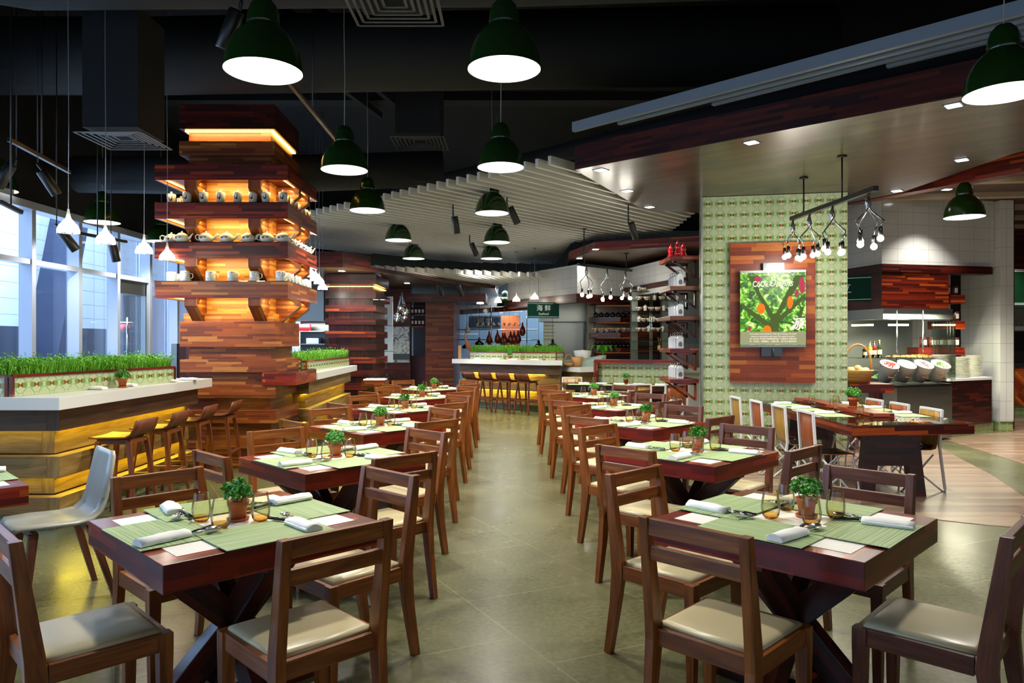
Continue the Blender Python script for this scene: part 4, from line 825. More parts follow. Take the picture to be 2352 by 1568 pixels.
MB().prism([(L0[0]-.02, 11.55), (xa(2278, 12.05), 12.03), (xa(2278, 12.05), 12.3), (L0[0], 11.9)], zb, zt).prism([(L0[0]-.02, 11.55), (L0[0], 11.9), (LB[0], 12.9), (LB[0]-.05, 12.55)], zb, zt).build('beam', DARKW, t)
t = thing('buffet_hood', 'dark red wood extractor hood above the salad bar', 'hood')
MB().prism([(L0[0], 11.6), (xa(2175, 11.9), 11.85), (xa(2175, 11.9), 12.9), (L0[0]+.1, 12.9)], za(712, 11.7), zb).build('wood_front', RED, t)
MB().prism([L0, (L0[0]+.1, 12.9), (LB[0], 13.3), (LB[0], 12.6)], za(708, 11.7), zb).build('side_front', DARKW, t)
MB().prism([(LB[0], 12.55), (L0[0], 11.55), (xa(2180, 11.9), 11.8), (xa(2180, 11.9), 12.2), (L0[0], 12.1), (LB[0], 12.9)], za(733, 11.7), za(709, 11.7)).build('steel_band', SATIN, t)
for a_, b_ in (((1957, 747, 12.3), (2005, 746, 12.0)), ((2042, 746, 12.0), (2085, 746, 12.1))): MB().bar(px(*a_), px(*b_), .04, .03).build('strip_light', glow('hood_strip_light', '#fff0c0', 9), t)
light('AREA', 'hood_light', (6.5, 11.35, 1.95), 75, (1, .95, .7), (0, 0, 0), 1.6, .3)
s_ = thing('hanging_sign', 'dark green sign with pale character partly hidden by the tiled pillar', 'sign'); p = px(1968, 665, 12.0); s_.location = p; s_.rotation_euler = (0, 0, R(-36))
MB().bx(-.35, .3, -.02, .02, -.2, .23).build('board', SIGNG, s_); MB().bx(-.35, .3, -.024, -.02, .19, .2).bx(-.35, .3, -.024, -.02, -.17, -.16).build('pale_lines', SIGNW, s_); text('立', .2, SIGNW, s_, (-.17, -.025, .02))
def jar():
    t = thing('label_jar', 'x', 'jar'); MB().lathe([(.001, 0), (.055, 0), (.055, .15), (.001, .15)], 12).build('jar', CHW2, t); MB().lathe([(.056, .15), (.056, .165), (.001, .165)], 12).build('lid', DARKW, t)
    MB().quad((-.025, -.057, .04), (.025, -.057, .04), (.025, -.057, .12), (-.025, -.057, .12)).build('label', SIGNW, t); return t
JAR = Proto(jar())
for k, (yt, xl) in enumerate(((678, 2175), (737, 2150), (797, 2102))):
    z1_ = za(yt, 12.1); t = tag(MB().bx(xa(xl, 12.1), xa(2208, 12.1), 12.0, 12.35, za(yt+19, 12.1), z1_).build('wall_shelf', RED), f'short red wood wall shelf by the buffet, {ORD[k]} from the top', 'shelf', 'short shelves by the buffet hood')
    for j in range((2, 1, 5)[k]): JAR.put((xa(2196, 12.1)-.135*j-(.0 if k else .02), 12.12, z1_+.001), 0, f'reddish labelled jar, {ORD[j]} along the {ORD[k]} shelf by the buffet hood', 'labelled jars by the buffet')
# steel back and counter
t = thing('steel_back_panel', 'brushed steel splashback behind the salad bar', 'splashback'); MB().bx(LB[0], xa(2103, 13.0), 13.1, 13.15, .9, za(712, 12)).build('panel', SATIN, t)
t = thing('salad_counter', 'steel fronted salad bar counter with dark top', 'counter'); yF = 10.6
MB().prism([(xa(1940, 11), 11.0), (xa(2060, yF), yF), (xa(2187, 11.0), 11.0), (xa(2187, 11.0), 13.1), (xa(1940, 11), 13.1)], .03, .82).build('steel_body', SATIN, t, bevel=.003)
MB().prism([(xa(1938, 10.95), 10.95), (xa(2060, 10.5), 10.5), (xa(2187, 10.95), 10.95), (xa(2187, 10.95), 13.1), (xa(1940, 11.3), 13.1)], .82, .86).build('dark_top', BLK, t)
MB().bx(xa(2060, 11.6), 6.72, 11.75, 13.1, .86, 1.0).build('raised_well', SATIN, t)
t = thing('side_counter', 'white topped dark red wood counter carrying the plate stacks', 'counter')
MB().prism([(xa(2187, 11.2), 11.2), (xa(2278, 11.75), 11.75), (xa(2278, 11.75), 12.4), (xa(2187, 11.2), 12.9)], .17, .88).build('wood_body', DARKW, t)
MB().prism([(xa(2175, 11.2), 11.15), (xa(2280, 11.7), 11.70), (xa(2280, 11.75), 12.4), (xa(2175, 11.2), 13)], .88, .92).build('white_top', WHITE, t)
MB().prism([(xa(2187, 11.2), 11.25), (xa(2281, 11.8), 11.8), (xa(2281, 11.8), 12.4), (xa(2187, 11.2), 12.6)], 0, .17).build('tiled_skirting', TILED, t)
# glass sneeze guard and shelf
t = thing('sneeze_guard', 'glass guard with shelf over the salad bar', 'glass guard'); MB().bx(xa(2055, 11.3), xa(2182, 11.3), 11.3, 11.6, za(823, 11.4), za(823, 11.4)+.012).bx(xa(1945, 11.8), xa(2056, 11.4), 11.45, 11.75, za(823, 11.4), za(823, 11.4)+.012).build('glass_shelf', SHELFG, t)
MB().bx(xa(2187, 11.15), xa(2189, 11.15)+.01, 11.1, 11.7, .92, za(736, 11.2)).build('end_pane', clearglass('end_glass', '#e6f2ea', .06), t); MB().bx(xa(2040, 11.3), xa(2185, 11.3), 11.28, 11.285, .95, 1.22).build('front_pane', clearglass('guard_glass', '#f0f6f0', .04), t)
for x in (2060, 2120): MB().tube([(xa(x, 11.6), 11.6, .86), (xa(x, 11.6), 11.6, 2.0)], .012, 6).build('post', STEEL, t)
tag(leafcloud(260, .5, .05, 0, .02, 9).move(Mx.Translation((xa(2100, 11.5), 11.48, za(823, 11.4)+.03)) @ Mx.Diagonal((1, .2, .6, 1))).build('sliced_fruit', [plain('orange_fruit', '#d8742c', .5), plain('yellow_fruit', '#e0b040', .5)]), 'orange sliced fruit laid along the glass shelf', 'food', None, 'stuff')
# plates
PLT = Proto(tag(MB().lathe([(.001, .004), (.07, .004), (.085, .002), (.135, .017), (.136, .02), (.09, .009), (.001, .009)], 20).build('plate', CERA), 'x', 'plate'))
nth = ['top'] + [f'{i}th' for i in range(2, 40)]
for s, (x, y0, y1, Y) in enumerate(((2162, 806, 862, 11.35), (2208, 813, 862, 11.6), (2236, 812, 862, 12.0))):
    z0_ = .92; n = int((862-y0)*Y/FPX/.0195); cx_ = xa(x, Y)
    for k in range(n): PLT.put((cx_+rj.uniform(-.004, .004), Y+rj.uniform(-.004, .004), z0_+k*.0195-.002+.0005), k, f'cream plate, {ORD[min(n-k-1, 24)]} from the top of the {["tallest stack beside the glass", "middle stack", "stack nearest the white pier"][s]}', 'stacked cream plates on the side counter')
# buckets
def bucket():
    t = thing('food_bucket', 'x', 'bucket'); MB().lathe([(.001, 0), (.095, 0), (.135, .27), (.14, .275), (.135, .28), (.128, .27), (.12, .24), (.001, .24)], 20).build('pail', WHT, t)
    MB().tube([(.138*cos(a), -.0-.138*abs(sin(a))-.01, .26-.13*sin(a)) for a in [k*pi/8 for k in range(9)]], .003, 5).build('wire_handle', STEEL, t); MB().tube([(-.04, -.152, .13), (.04, -.152, .13)], .012, 8).build('grip', TERRA, t); return t
BK = Proto(bucket())
fc = [('red chopped peppers', '#e03a1c'), ('white sliced vegetable', '#cfd2b8'), ('purple sliced onion', '#8a6a70'), ('green leaves', '#5f8a2a')]
for k, x in enumerate((2043, 2080, 2117, 2153)):
    p = px(x, 918, 10.78+.06*k); o = BK.put((p.x, 10.95+.03*k, .862), 0, f'white bucket of {fc[k][0]} on the salad bar', 'white buckets on the salad bar'); o.rotation_euler = (R(28), R(6), 0)
    o.location.z = .915
    f_ = leafcloud(130, .10, .03, 0, .014, k).build('chopped_food', [plain('food_'+fc[k][1][1:], fc[k][1], .5)]*2, None); tag(f_, f'{fc[k][0]} heaped in one of the white buckets', 'food', None, 'stuff')
    f_.location = o.location+V((.026, -.12, .235)); f_.rotation_euler = (R(28), R(6), 0)
for k, (x, y, c_, l) in enumerate(((2015, 868, '#6ab030', 'green leafy salad'), (2060, 864, '#a8c850', 'pale green lettuce'), (2100, 866, '#c8b848', 'yellow green salad'), (2133, 863, '#86a848', 'mixed salad leaves'))):
    Y = 11.9; t = thing('salad_bowl', f'shallow glass bowl of {l} on the salad bar', 'bowl', (xa(x, Y), Y-.1, 1.0 if x > 2050 else .862), 0, 'salad bowls behind the buckets'); MB().lathe([(.001, 0), (.1, .0), (.17, .05), (.165, .055), (.09, .008)], 18).build('glass_bowl', CERA, t)
    g = leafcloud(160, .14, .06, .05, .024, k+3).build('salad', [plain('salad_'+c_[1:], c_, .5), LEAF2], t); g['kind'] = 'stuff'
# bottles
for k, (x, c_, h) in enumerate(((1986, '#1a1208', .2), (1998, '#b09a2a', .26), (2008, '#6a0f14', .26), (2020, '#22300e', .28))):
    Y = 11.6; t = thing('bottle', f'{["small dark", "yellow oil", "dark red", "olive green"][k]} bottle on the glass shelf of the salad bar', 'bottle', (xa(x, Y), Y, za(823, 11.4)+.012), 0, 'bottles on the salad bar shelf')
    MB().lathe([(.001, 0), (.034, 0), (.035, h*.6), (.012, h*.75), (.011, h*.93), (.001, h*.93)], 12).build('glass_body', plain('bottle_'+c_[1:], c_, .1, coat=.5), t); MB().lathe([(.013, h*.92), (.013, h), (.001, h)], 10).build('cap', INK if k != 3 else plain('gold_cap', '#a08a30', .3), t)
    MB().lathe([(.0357, h*.18), (.0357, h*.45)], 12).build('label', plain('label_cream', '#c9c49a', .6), t)
# basket on stand
t = thing('serving_stand', 'small red wood stand carrying the bread basket beside the tiled pillar', 'stand', (xa(1985, 9.9), 9.95, 0)); MB().bx(-.25, .33, -.2, .25, .80, .92).build('top', RED, t); MB().bx(.11, .23, -.1, .05, 0, .80).bx(-.2, -.1, -.1, .05, 0, .80).build('leg', RED, t)
t = thing('bread_basket', 'woven wicker basket of rolls with tall hoop handle', 'basket', (xa(1974, 9.9), 9.95, .92)); q = Mat('wicker', .7); u, v, _ = q.co(); n_ = q.noise(q.vec(u*30, v*80), 1, 2); q.col(q.ramp(n_, [(.35, '#8a5c30'), (.6, '#d8ac70')])); q.bump(n_, .6, .01)
MB().lathe([(.001, 0), (.15, 0), (.19, .17), (.2, .175), (.2, .19), (.185, .19), (.14, .01)], 24).build('woven_body', q.m, t); MB().tube([(-.19*cos(a_), 0, .17+.37*sin(a_)**.8 if sin(a_) > 0 else .17) for a_ in [k*pi/12 for k in range(13)]], .015, 8).build('handle', plain('cane', '#b98850', .5), t)
RO = Proto(tag(MB().sphere((0, 0, 0), .05, 12, 8, .8).build('bread_roll', plain('bread', '#e0c08a', .7)), 'x', 'bread roll'))
for k in range(7): a_ = k*2.4; RO.put((xa(1974, 9.9)+.1*cos(a_)*(k > 0), 9.95+.1*sin(a_)*(k > 0), .92+.185+(.03 if k == 0 else 0)), k, 'pale round bread roll heaped in the wicker basket', 'bread rolls in the wicker basket')
# ---------------- far right bay ----------------
Y = 14.5; t = thing('wine_bar', 'wine bar bay with green panel, glasses, wine cooler and orange herringbone front', 'bar'); x0, x1 = xa(2308, Y), xa(2420, Y)
q = Mat('herringbone_wood', .35, coat=.2); u, v, _ = q.co(); w_ = (u+v); n_ = q.white(q.vec((w_/.07).floor(), ((u-v)/.5).floor())); q.col(q.ramp(n_, [(0, '#7a3010'), (.3, '#93400f'), (.6, '#a54c16'), (.85, '#c2662a')], True)); HB = q.m
MB().bx(x0, x1, Y, Y+.1, .2, za(842, Y)).build('herringbone_front', HB, t); MB().bx(x0, x1, Y+.02, Y+.1, 0, .2).build('tiled_skirting', TILED, t); MB().bx(x0, x1, Y-.02, Y+.5, za(842, Y), za(836, Y)).build('counter_top', DSTEEL, t)
MB().bx(x0, x1, Y+.3, Y+.4, za(836, Y), za(760, Y)).build('cooler_body', BLK, t); MB().bx(xa(2316, Y), xa(2349, Y), Y+.29, Y+.3, za(822, Y), za(774, Y)).build('cooler_window', glow('cooler_blue', '#2a3458', .8), t)
MB().bx(x0, x1, Y, Y+.3, za(706, Y), za(619, Y)).build('green_panel', plain('deep_green', '#0e3a20', .4), t); MB().bx(x0, x1, Y-.01, Y, za(697, Y), za(695.5, Y)).bx(x0, x1, Y-.01, Y, za(700, Y), za(698.6, Y)).bx(x0, x1, Y-.01, Y, za(620.5, Y), za(619, Y)).bx(x0, x1, Y-.01, Y, za(624, Y), za(622.5, Y)).build('white_lines', SIGNW, t)
MB().bx(x0, x1, Y+.05, Y+.35, za(619, Y), 3.86).build('red_upper_wall', DARKW, t); MB().bx(x0, x1, Y, Y+.3, za(760, Y), za(757, Y)).build('glass_rack_shelf', SATIN, t); MB().bx(x0, x1, Y+.35, Y+.4, za(757, Y), za(706, Y)).build('rack_back', plain('pale_rack_back', '#8c8a82', .4), t)
WG = Proto(tag(MB().lathe([(.03, .0), (.003, .003), (.003, .07), (.025, .09), (.034, .13), (.03, .17)], 12).build('wine_glass', GLS), 'x', 'wine glass'))
for k in range(5): WG.put((xa(2322, Y)+.085*k, Y+.12, za(757, Y)), 0, f'stemmed wine glass in the rack above the wine cooler, {ORD[k]} from the pier', 'wine glasses above the cooler')
for k in range(3): tag(MB().lathe([(.001, 0), (.036, 0), (.037, .2), (.013, .26), (.012, .32), (.001, .32)], 12, (xa(2322+10*k, Y), Y+.2, za(818, Y))).build('wine_bottle', BLK), f'dark wine bottle in the lit cooler, {ORD[k]} from the pier', 'bottle', 'bottles in the wine cooler')
# ---------------- second wood column and walls behind ----------------
Y = 13.4
t = thing('board_column', 'dark red column of stacked boards with side shelves beyond the second bar counter', 'column')
xl, xr = xa(755, Y), xa(857, Y)
MB().bx(xl, xr, Y, Y+1.2, 0, 2.62).build('core', DARKW, t)
for k in range(10):
    z0 = .12+k*.242; MB().bx(xl-.05, xr+.06, Y-.06, Y+1.2, z0, z0+.12).build('ring_board', RED if k % 2 == 0 else DARKW, t)
MB().bx(xl-.04, xr+.05, Y-.05, Y+1.1, 2.52, 2.53).build('led_strip', LED, t); MB().bx(xl-.06, xr+.07, Y-.07, Y+1.3, 2.56, 2.75).build('top_board', DARKW, t)
for k in range(5): MB().bx(xr-.05, xr+.32, Y-.1, Y+.35, .35+k*.48, .36+k*.48).build('glass_shelf', SHELFG, t)
t = thing('plank_bulkhead', 'purplish wood ceiling bulkhead with plank underside over the board column', 'ceiling panel')
MB().prism([(-5.4, 12.3), (-2.9, 12.3), (-2.55, 12.95), (-5.4, 12.95)], 2.84, 3.04).build('fascia', DARKW, t); MB().prism([(-5.4, 12.3), (-2.9, 12.3), (-2.2, 13.6), (-.9, 16.5), (-.4, 17.2), (-.4, 20), (-5.4, 20)], 2.78, 2.84).build('fascia', DARKW, t); MB().prism([(-5.4, 12.29), (-2.89, 12.29), (-2.19, 13.6), (-.9, 16.5), (-.4, 17.2), (-.4, 20), (-5.4, 20)], 2.765, 2.78).build('plank_underside', SOFF, t)
for x, y, l in ((785, 622, 'nearest the board column'), (800, 640, 'left pair'), (868, 636, 'over the menu board'), (935, 650, 'farthest back')):
    p = pxz(x, y, 2.765); DL.put((p.x, p.y, 2.765), 0, f'square downlight in the plank bulkhead, {l}', 'square downlights in the soffit'); light('SPOT', 'downlight_beam', (p.x, p.y, 2.73), 90, (1, .95, .88), size=.04, spot=110)
# steel kitchen seen between the two columns
Y = 16.0
t = thing('kitchen_unit', 'steel hood and open shelves seen between the two wood columns', 'kitchen unit')
MB().bx(xa(690, Y), xa(757, Y), Y, Y+.1, 0, 2.76).build('back_panel', DSTEEL, t); MB().bx(xa(665, Y), xa(757, Y), Y-.5, Y, za(738, Y), za(672, Y)).build('hood', SATIN, t)
for yy in (762, 791, 818): MB().bx(xa(665, Y), xa(755, Y), Y-.35, Y, za(yy, Y), za(yy, Y)+.02).build('shelf', SATIN, t)
light('AREA', 'kitchen_light', (xa(715, Y), Y-.5, za(738, Y)-.03), 40, (1, .95, .8), (0, 0, 0), .6, .3)
for k in range(3): tag(MB().lathe([(.001, 0), (.06, 0), (.06, .14), (.001, .15)], 12, (xa(692+8*k, Y-.3), Y-.3, za(762, Y)+.02)).build('tin', plain('red_tin', '#b0101c', .3)), f'small red tin on the kitchen shelf, {ORD[k]} from the crockery column', 'tin', 'red tins on the kitchen shelf')
for k in range(2): tag(MB().lathe([(.001, 0), (.035, 0), (.035, .13), (.012, .18), (.012, .22), (.001, .22)], 10, (xa(675+7*k, Y-.2), Y-.2, za(791, Y)+.02)).build('sauce_bottle', plain('sauce', '#8a2a10', .2)), f'brown sauce bottle on the kitchen shelf, {ORD[k]} from the crockery column', 'bottle', 'sauce bottles on the kitchen shelf')
tag(MB().bx(xa(705, Y-.3), xa(733, Y-.3), Y-.35, Y-.15, za(791, Y)+.02, za(791, Y)+.14).build('storage_tray', plain('blue_grey_box', '#6f86a8', .4)), 'blue grey storage tray on the kitchen shelf between the columns', 'tray')
# bread/napkin stations: two tray stacks by the board column
t = thing('side_table', 'small dark table with stacked place settings beside the board column', 'table', (-2.47, 13.0, 0)); MB().bx(-.2, .2, -.25, .25, .68, .8).build('top', RED, t); MB().bx(-.12, .12, -.15, .15, 0, .68).build('pedestal', DARKW, t)
for k, (x, y, z) in enumerate(((-.1, -.1, .8), (.09, -.1, .8), (-.1, .12, .8), (.09, .12, .8))): NAP.put((x-2.47, 13.0+y, z+.001), pi/2, f'rolled white napkin on the small side table by the board column, {ORD[k]}', 'rolled white napkins on the tables')
# menu board, poster, bubble lamp
Y = 15.2; t = thing('menu_banner', 'tall white menu banner with red heading and wooden spoons picture', 'menu board', (xa(888, Y), Y, 0), R(-10)); w2 = .14
MB().bx(-w2, w2, -.01, .01, za(832, Y), za(681, Y)).build('panel', SIGNW, t); MB().bx(-w2*.55, w2*.55, -.013, -.01, za(699, Y), za(684, Y)).build('red_heading', ROOST, t); text('Noodle', .05, SIGNW, t, (0, -.015, za(691, Y)))
for k in range(8): text(('Menu', 'Soup 汤', 'Noodle 面', 'Rice', 'Fish 鱼', 'Duck', 'Prawn 虾', 'Tea')[k], .035, INK, t, (-.05, -.012, za(710+11*k, Y)), name='menu_text')
MB().lathe([(.001, 0), (.04, .05), (.05, .2), (.02, .3), (.001, .32)], 10, (-.05, -.012, za(830, Y))).lathe([(.001, 0), (.04, .05), (.055, .22), (.02, .32), (.001, .34)], 10, (.05, -.012, za(830, Y))).move(Mx.Diagonal((1, .12, 1, 1))).build('spoon_picture', plain('spoon_wood', '#c98f50', .6), t)
MB().tube([(0, .02, .0), (0, .02, za(832, Y))], .012, 6).lathe([(.001, 0), (.16, 0), (.16, .02), (.001, .02)], 16).build('stand', BLK, t)
Y = 17.4
struct(MB(True).bx(xa(870, Y), xa(943, Y), Y, Y+.2, 0, 2.765), 'wall_wood', SLABW)
struct(MB(True).bx(xa(977, Y-.5), xa(1042, Y-.5), Y-.5, Y+1.5, 0, 2.5), 'wall_wood_panel', SLABW)
struct(MB(True).bx(xa(943, Y), xa(977, Y), Y+.2, Y+.3, 0, za(817, Y)), 'wall_wood_low', plain('purple_wood', '#4a2230', .4))
struct(MB().bx(xa(900, 18), xa(1120, 18), 16.7, 18.2, 2.42, 2.62), 'trim_1', DARKW)
t = thing('poster', 'purple and white flower poster on the wood wall behind the menu banner', 'poster', (xa(922, Y), Y-.02, 0)); q = Mat('flower_print', .6); u, v, _ = q.co(); n_ = q.noise(q.vec(u*4, v*4), 2, 4, 1.5); q.col(q.ramp(n_, [(.35, '#5a6a6c'), (.48, '#d0d4c8'), (.58, '#e8ead8'), (.66, '#9a7ab0')]))
MB().bx(-.2, .2, -.01, .01, za(832, Y), za(750, Y)).build('print', q.m, t); MB().bx(-.2, .2, -.013, -.01, za(826, Y), za(812, Y)).build('caption_band', plain('caption_grey', '#4d5656', .5), t); text('Flowers', .09, SIGNW, t, (0, -.014, za(785, Y)), shear=.3)
t = thing('bubble_chandelier', 'cluster of clear glass bubble lamps before the wood wall', 'chandelier', tuple(px(922, 722, 16)))
rb = random.Random(4); m = MB(); mb2 = MB(); mc = MB()
for k in range(11):
    c_ = V((rb.uniform(-.13, .13), rb.uniform(-.13, .13), rb.uniform(-.17, .16))); m.sphere(c_, .075, 14, 10); mb2.sphere(c_, .014, 8, 5) if k % 2 == 0 else None; mc.tube([c_+V((0, 0, .05)), (c_.x*.3, c_.y*.3, .35), (0, 0, .665)], .003, 4)
m.build('glass_globes', clearglass('bubble_glass', '#f2f2f2', .2), t); mb2.build('bulbs', BULB, t); mc.build('cables', STEEL, t)
t = thing('niche_shelves', 'wall niche with shelves of labelled jars between the wood walls', 'shelf'); Y = 17.5
for yy in (722, 748): MB().bx(xa(944, Y), xa(977, Y), Y-.1, Y+.2, za(yy, Y)-.04, za(yy, Y)).build('shelf_board', RED, t)
MB().bx(xa(943, Y), xa(978, Y), Y+.5, Y+.6, .8, 2.6).build('back_wall', plain('niche_back', '#7b8798', .6), t)
for r_, yy in enumerate((722, 748)):
    for k in range(4): JAR.put((xa(948+8*k, Y), Y, za(yy, Y)+.001), 0, f'reddish labelled jar, {ORD[k]} along the {ORD[r_]} wall niche shelf', 'jars in the wall niche')
# ---------------- far bar counter and kitchen ----------------
t = thing('bar_counter', 'far white topped oak bar counter below the seafood sign', 'bar counter'); B0, B1, B2 = (-1.38, 16.5), (.635, 15.0), (1.05, 15.0)
MB().prism([B0, B1, (1.05, 15.0), (1.06, 15.6), (-1.1, 17.6)], 1.0, 1.1).build('white_top', WHITE, t, bevel=.003)
u_ = (V(B1)-V(B0)).normalized(); n_ = V((-u_.y, u_.x))
def cbody(o): a_ = V(B0)+u_*.12+n_*o; b_ = V(B1)+n_*o*1.0+u_*0.0; return [tuple(a_), tuple(b_), (1.03, 15.0+o), (1.05, 15.6), (-1.05, 17.4)]
MB().prism(cbody(.3), .14, 1.0).build('core', OAK, t)
for z0, z1, o, m_ in zz:
    MB().prism(cbody(.14 if o == 0 else .25), z0, z1+(.015 if z1 > .9 else 0)).build('cladding_board', m_ if m_ is OAKD else OAK, t)
    if o == 0 and z0 > .2: MB().bar((*(V(B0)+u_*.2+n_*.22), z0-.007), (*(V(B1)-u_*.1+n_*.22), z0-.007), .03, .01).build('led_strip', LEDY, t)
for z_ in (.79, .42):
    l_ = light('AREA', 'counter_glow', (-.4, 15.95, z_), 5, (1, .84, .07), (0, 0, 0), 2.0, .04); l_.rotation_euler = (R(25), 0, math.atan2(u_.y, u_.x))
MB().prism(cbody(.33), 0, .14).build('tiled_skirting', TILED, t)
planter((xa(1077, 16.4), 16.55), (xa(1278, 15.2), 15.25), (n_.x*.3, n_.y*.3), 1.1, .17, 'green tiled planter of grass on the far bar counter', n=6000, seed=8, gh=.16)
for k in range(4): x = (1110, 1150, 1190, 1240)[k]; Yk = 16.2-.4*k+.05; NAP.put((xa(x-12, Yk), Yk+.15, 1.101), pi/2, f'rolled white napkin at the {ORD[k]} place on the far bar counter', 'rolled white napkins on the tables'); GL.put((xa(x+10, Yk), Yk+.15, 1.1005), 0, f'amber-bottomed tumbler at the {ORD[k]} place on the far bar counter', 'tumblers on the far counter')
POT.put((xa(1171, 15.7), 15.75, 1.1005), 0, 'terracotta pot of green herbs on the far bar counter', 'herb pots on the dining tables')
for k, x in enumerate((1083, 1122, 1162, 1205)): Yk = (15.75, 15.45, 15.15, 14.85)[k]; ST.put((xa(x+6, Yk), Yk, 0), R(140), f'wooden bar stool at the far counter, {ORD[k]} from its wood wall end', 'wooden bar stools')
# white counter with ice bowl beyond
t = thing('seafood_counter', 'low white topped oak counter carrying the ice display', 'counter'); MB().prism([(xa(1290, 15.6), 15.5), (xa(1332, 14.9), 14.9), (xa(1372, 15.2), 15.2), (xa(1372, 16), 16.6), (1.25, 16.6)], .86, .96).build('white_top', WHITE, t); MB().prism([(xa(1290, 15.6), 15.7), (xa(1332, 14.9), 15.1), (xa(1372, 15.2), 15.4), (xa(1372, 16), 16.4), (1.2, 16.4)], 0, .86).build('oak_body', OAK, t)
t = thing('ice_bowl', 'big pale boat shaped ice bowl with baskets on the seafood counter', 'bowl', (xa(1330, 15.6), 15.6, .96)); MB().loft([[(-.3, -.2, .0), (.35, -.2, 0), (.35, .2, 0), (-.3, .2, 0)], [(-.42, -.3, .1), (.5, -.3, .25), (.5, .3, .25), (-.42, .3, .1)]], False).build('boat_body', plain('pale_green_glass', '#b9cfc4', .15, coat=.5), t); MB().lathe([(.001, .12), (.15, .12), (.2, .34), (.001, .36)], 16, (.08, 0, 0)).build('ice_mound', WHT, t)
tag(MB().tube([(xa(1306, 15.3)+.1*cos(a_), 15.3, 1.0+.22*sin(a_)) for a_ in [k*pi/10 for k in range(11)]], .012, 6).lathe([(.001, 0), (.08, 0), (.12, .07), (.1, .075)], 14, (xa(1306, 15.3), 15.3, .97)).build('wicker_basket', plain('cane_far', '#a9763c', .6)), 'small hooped cane basket of red seafood at the near side of the ice bowl', 'basket')
tag(MB().lathe([(.001, 0), (.09, 0), (.13, .2), (.11, .2)], 14, (xa(1326, 15.3), 15.3, .97)).build('wicker_basket', plain('cane_far_two', '#b8884c', .6)), 'tall cane basket of white napkins beside the hooped basket', 'basket')
t = thing('leafy_plant', 'bright broad leafed plant on the ice display', 'plant', (xa(1385, 15.8), 15.8, 1.2)); m = MB(); rb = random.Random(2)
for k in range(14):
    a_ = k*2.4; L = .3; pts = [V((0, 0, 0)), V((cos(a_)*.12, sin(a_)*.12, .22)), V((cos(a_)*.27, sin(a_)*.27, .22)), V((cos(a_)*.36, sin(a_)*.36, .08))]
    s_ = V((-sin(a_), cos(a_), 0)); k0 = len(m.v)
    for p_, w_ in zip(pts, (.01, .055, .05, .004)): m.v += [p_-s_*w_, p_+s_*w_]
    for j in range(3): m.face([k0+2*j, k0+2*j+1, k0+2*j+3, k0+2*j+2], None, True)
m.build('leaves', [LEAF2], t); MB().lathe([(.001, -.22), (.06, -.22), (.08, 0), (.001, 0)], 12).build('pot', CERA, t)
# white tiled bulkhead over the kitchen: faces
T0, T1, T2, T3 = (xa(1166, 17.2), 17.2), (xa(1326, 14.6), 14.6), (xa(1434, 15.6), 15.6), (xa(1575, 12.9), 12.9)
mz = lambda a_, b_: None
struct(MB().prism([T0, T1, T2, T3, (T3[0]+1.5, 16), (T2[0], 19), (T0[0]+.5, 19)], za(676, 14.6), za(607, 14.6)), 'wall_kitchen_bulkhead', WT)
t = thing('kitchen_beam', 'dark red beam under the white tiled kitchen bulkhead', 'beam'); up = .03
MB().prism([(T0[0]-.02, T0[1]-.05), (T1[0], T1[1]-.06), (T1[0]+.1, T1[1]+.2), (T0[0]+.1, T0[1]+.25)], za(694, 14.6), za(674, 14.6)).prism([(T1[0]-.02, T1[1]-.06), (T2[0], T2[1]-.06), (T2[0], T2[1]+.2), (T1[0], T1[1]+.2)], za(694, 14.6), za(674, 14.6)).prism([(T2[0]-.02, T2[1]-.08), (T3[0], T3[1]-.08), (T3[0]+.1, T3[1]+.2), (T2[0], T2[1]+.2)], za(660, 14), za(646, 14)-.02).build('beam', DARKW, t)
t = thing('plank_soffit', 'smaller plank soffit with red edge over the white tiled kitchen bulkhead', 'ceiling panel'); sp2 = [(1.18, 14.9), (1.55, 13.4), (3.9, 12.4), (5.2, 13.0), (5.2, 19), (1.4, 19)]
MB().prism(sp2, 3.2, 3.36).build('red_fascia', RED, t); MB().prism(sp2, 3.19, 3.2, R(30)).build('plank_underside', SOFF, t)
for k, (x, y) in enumerate(((1368, 572), (1331, 593))): p = pxz(x, y, 3.19); DL.put((p.x, p.y, 3.19), 0, f'square downlight in the smaller plank soffit, {ORD[k]}', 'square downlights in the soffit'); light('SPOT', 'downlight_beam', (p.x, p.y, 3.15), 110, (1, .97, .9), size=.04, spot=120)
# kitchen hood wall right of the seafood sign
t = thing('steel_hood', 'large brushed steel extractor hood and oven wall behind the seafood sign', 'hood'); Y = 17.6
MB().bx(xa(1240, Y), xa(1356, Y), Y, Y+.6, za(738, Y), za(690, Y)).build('hood_front', SATIN, t); MB().bx(xa(1250, Y), xa(1345, Y), Y+.4, Y+.5, 0, za(738, Y)).build('steel_back', SATIN, t); MB().bx(xa(1340, Y), xa(1345, Y), Y+.1, Y+.35, .9, za(738, Y)).build('corner_post', STEEL, t)
m = MB(); [m.bx(xa(1250, Y)+.02+.045*i, xa(1250, Y)+.045*(i+1), Y+.39, Y+.395, za(745+8*j, Y)-.04, za(745+8*j, Y)) for i in range(6) for j in range(5)]; m.build('order_slips', plain('yellow_slip', '#b5a24a', .6), t)
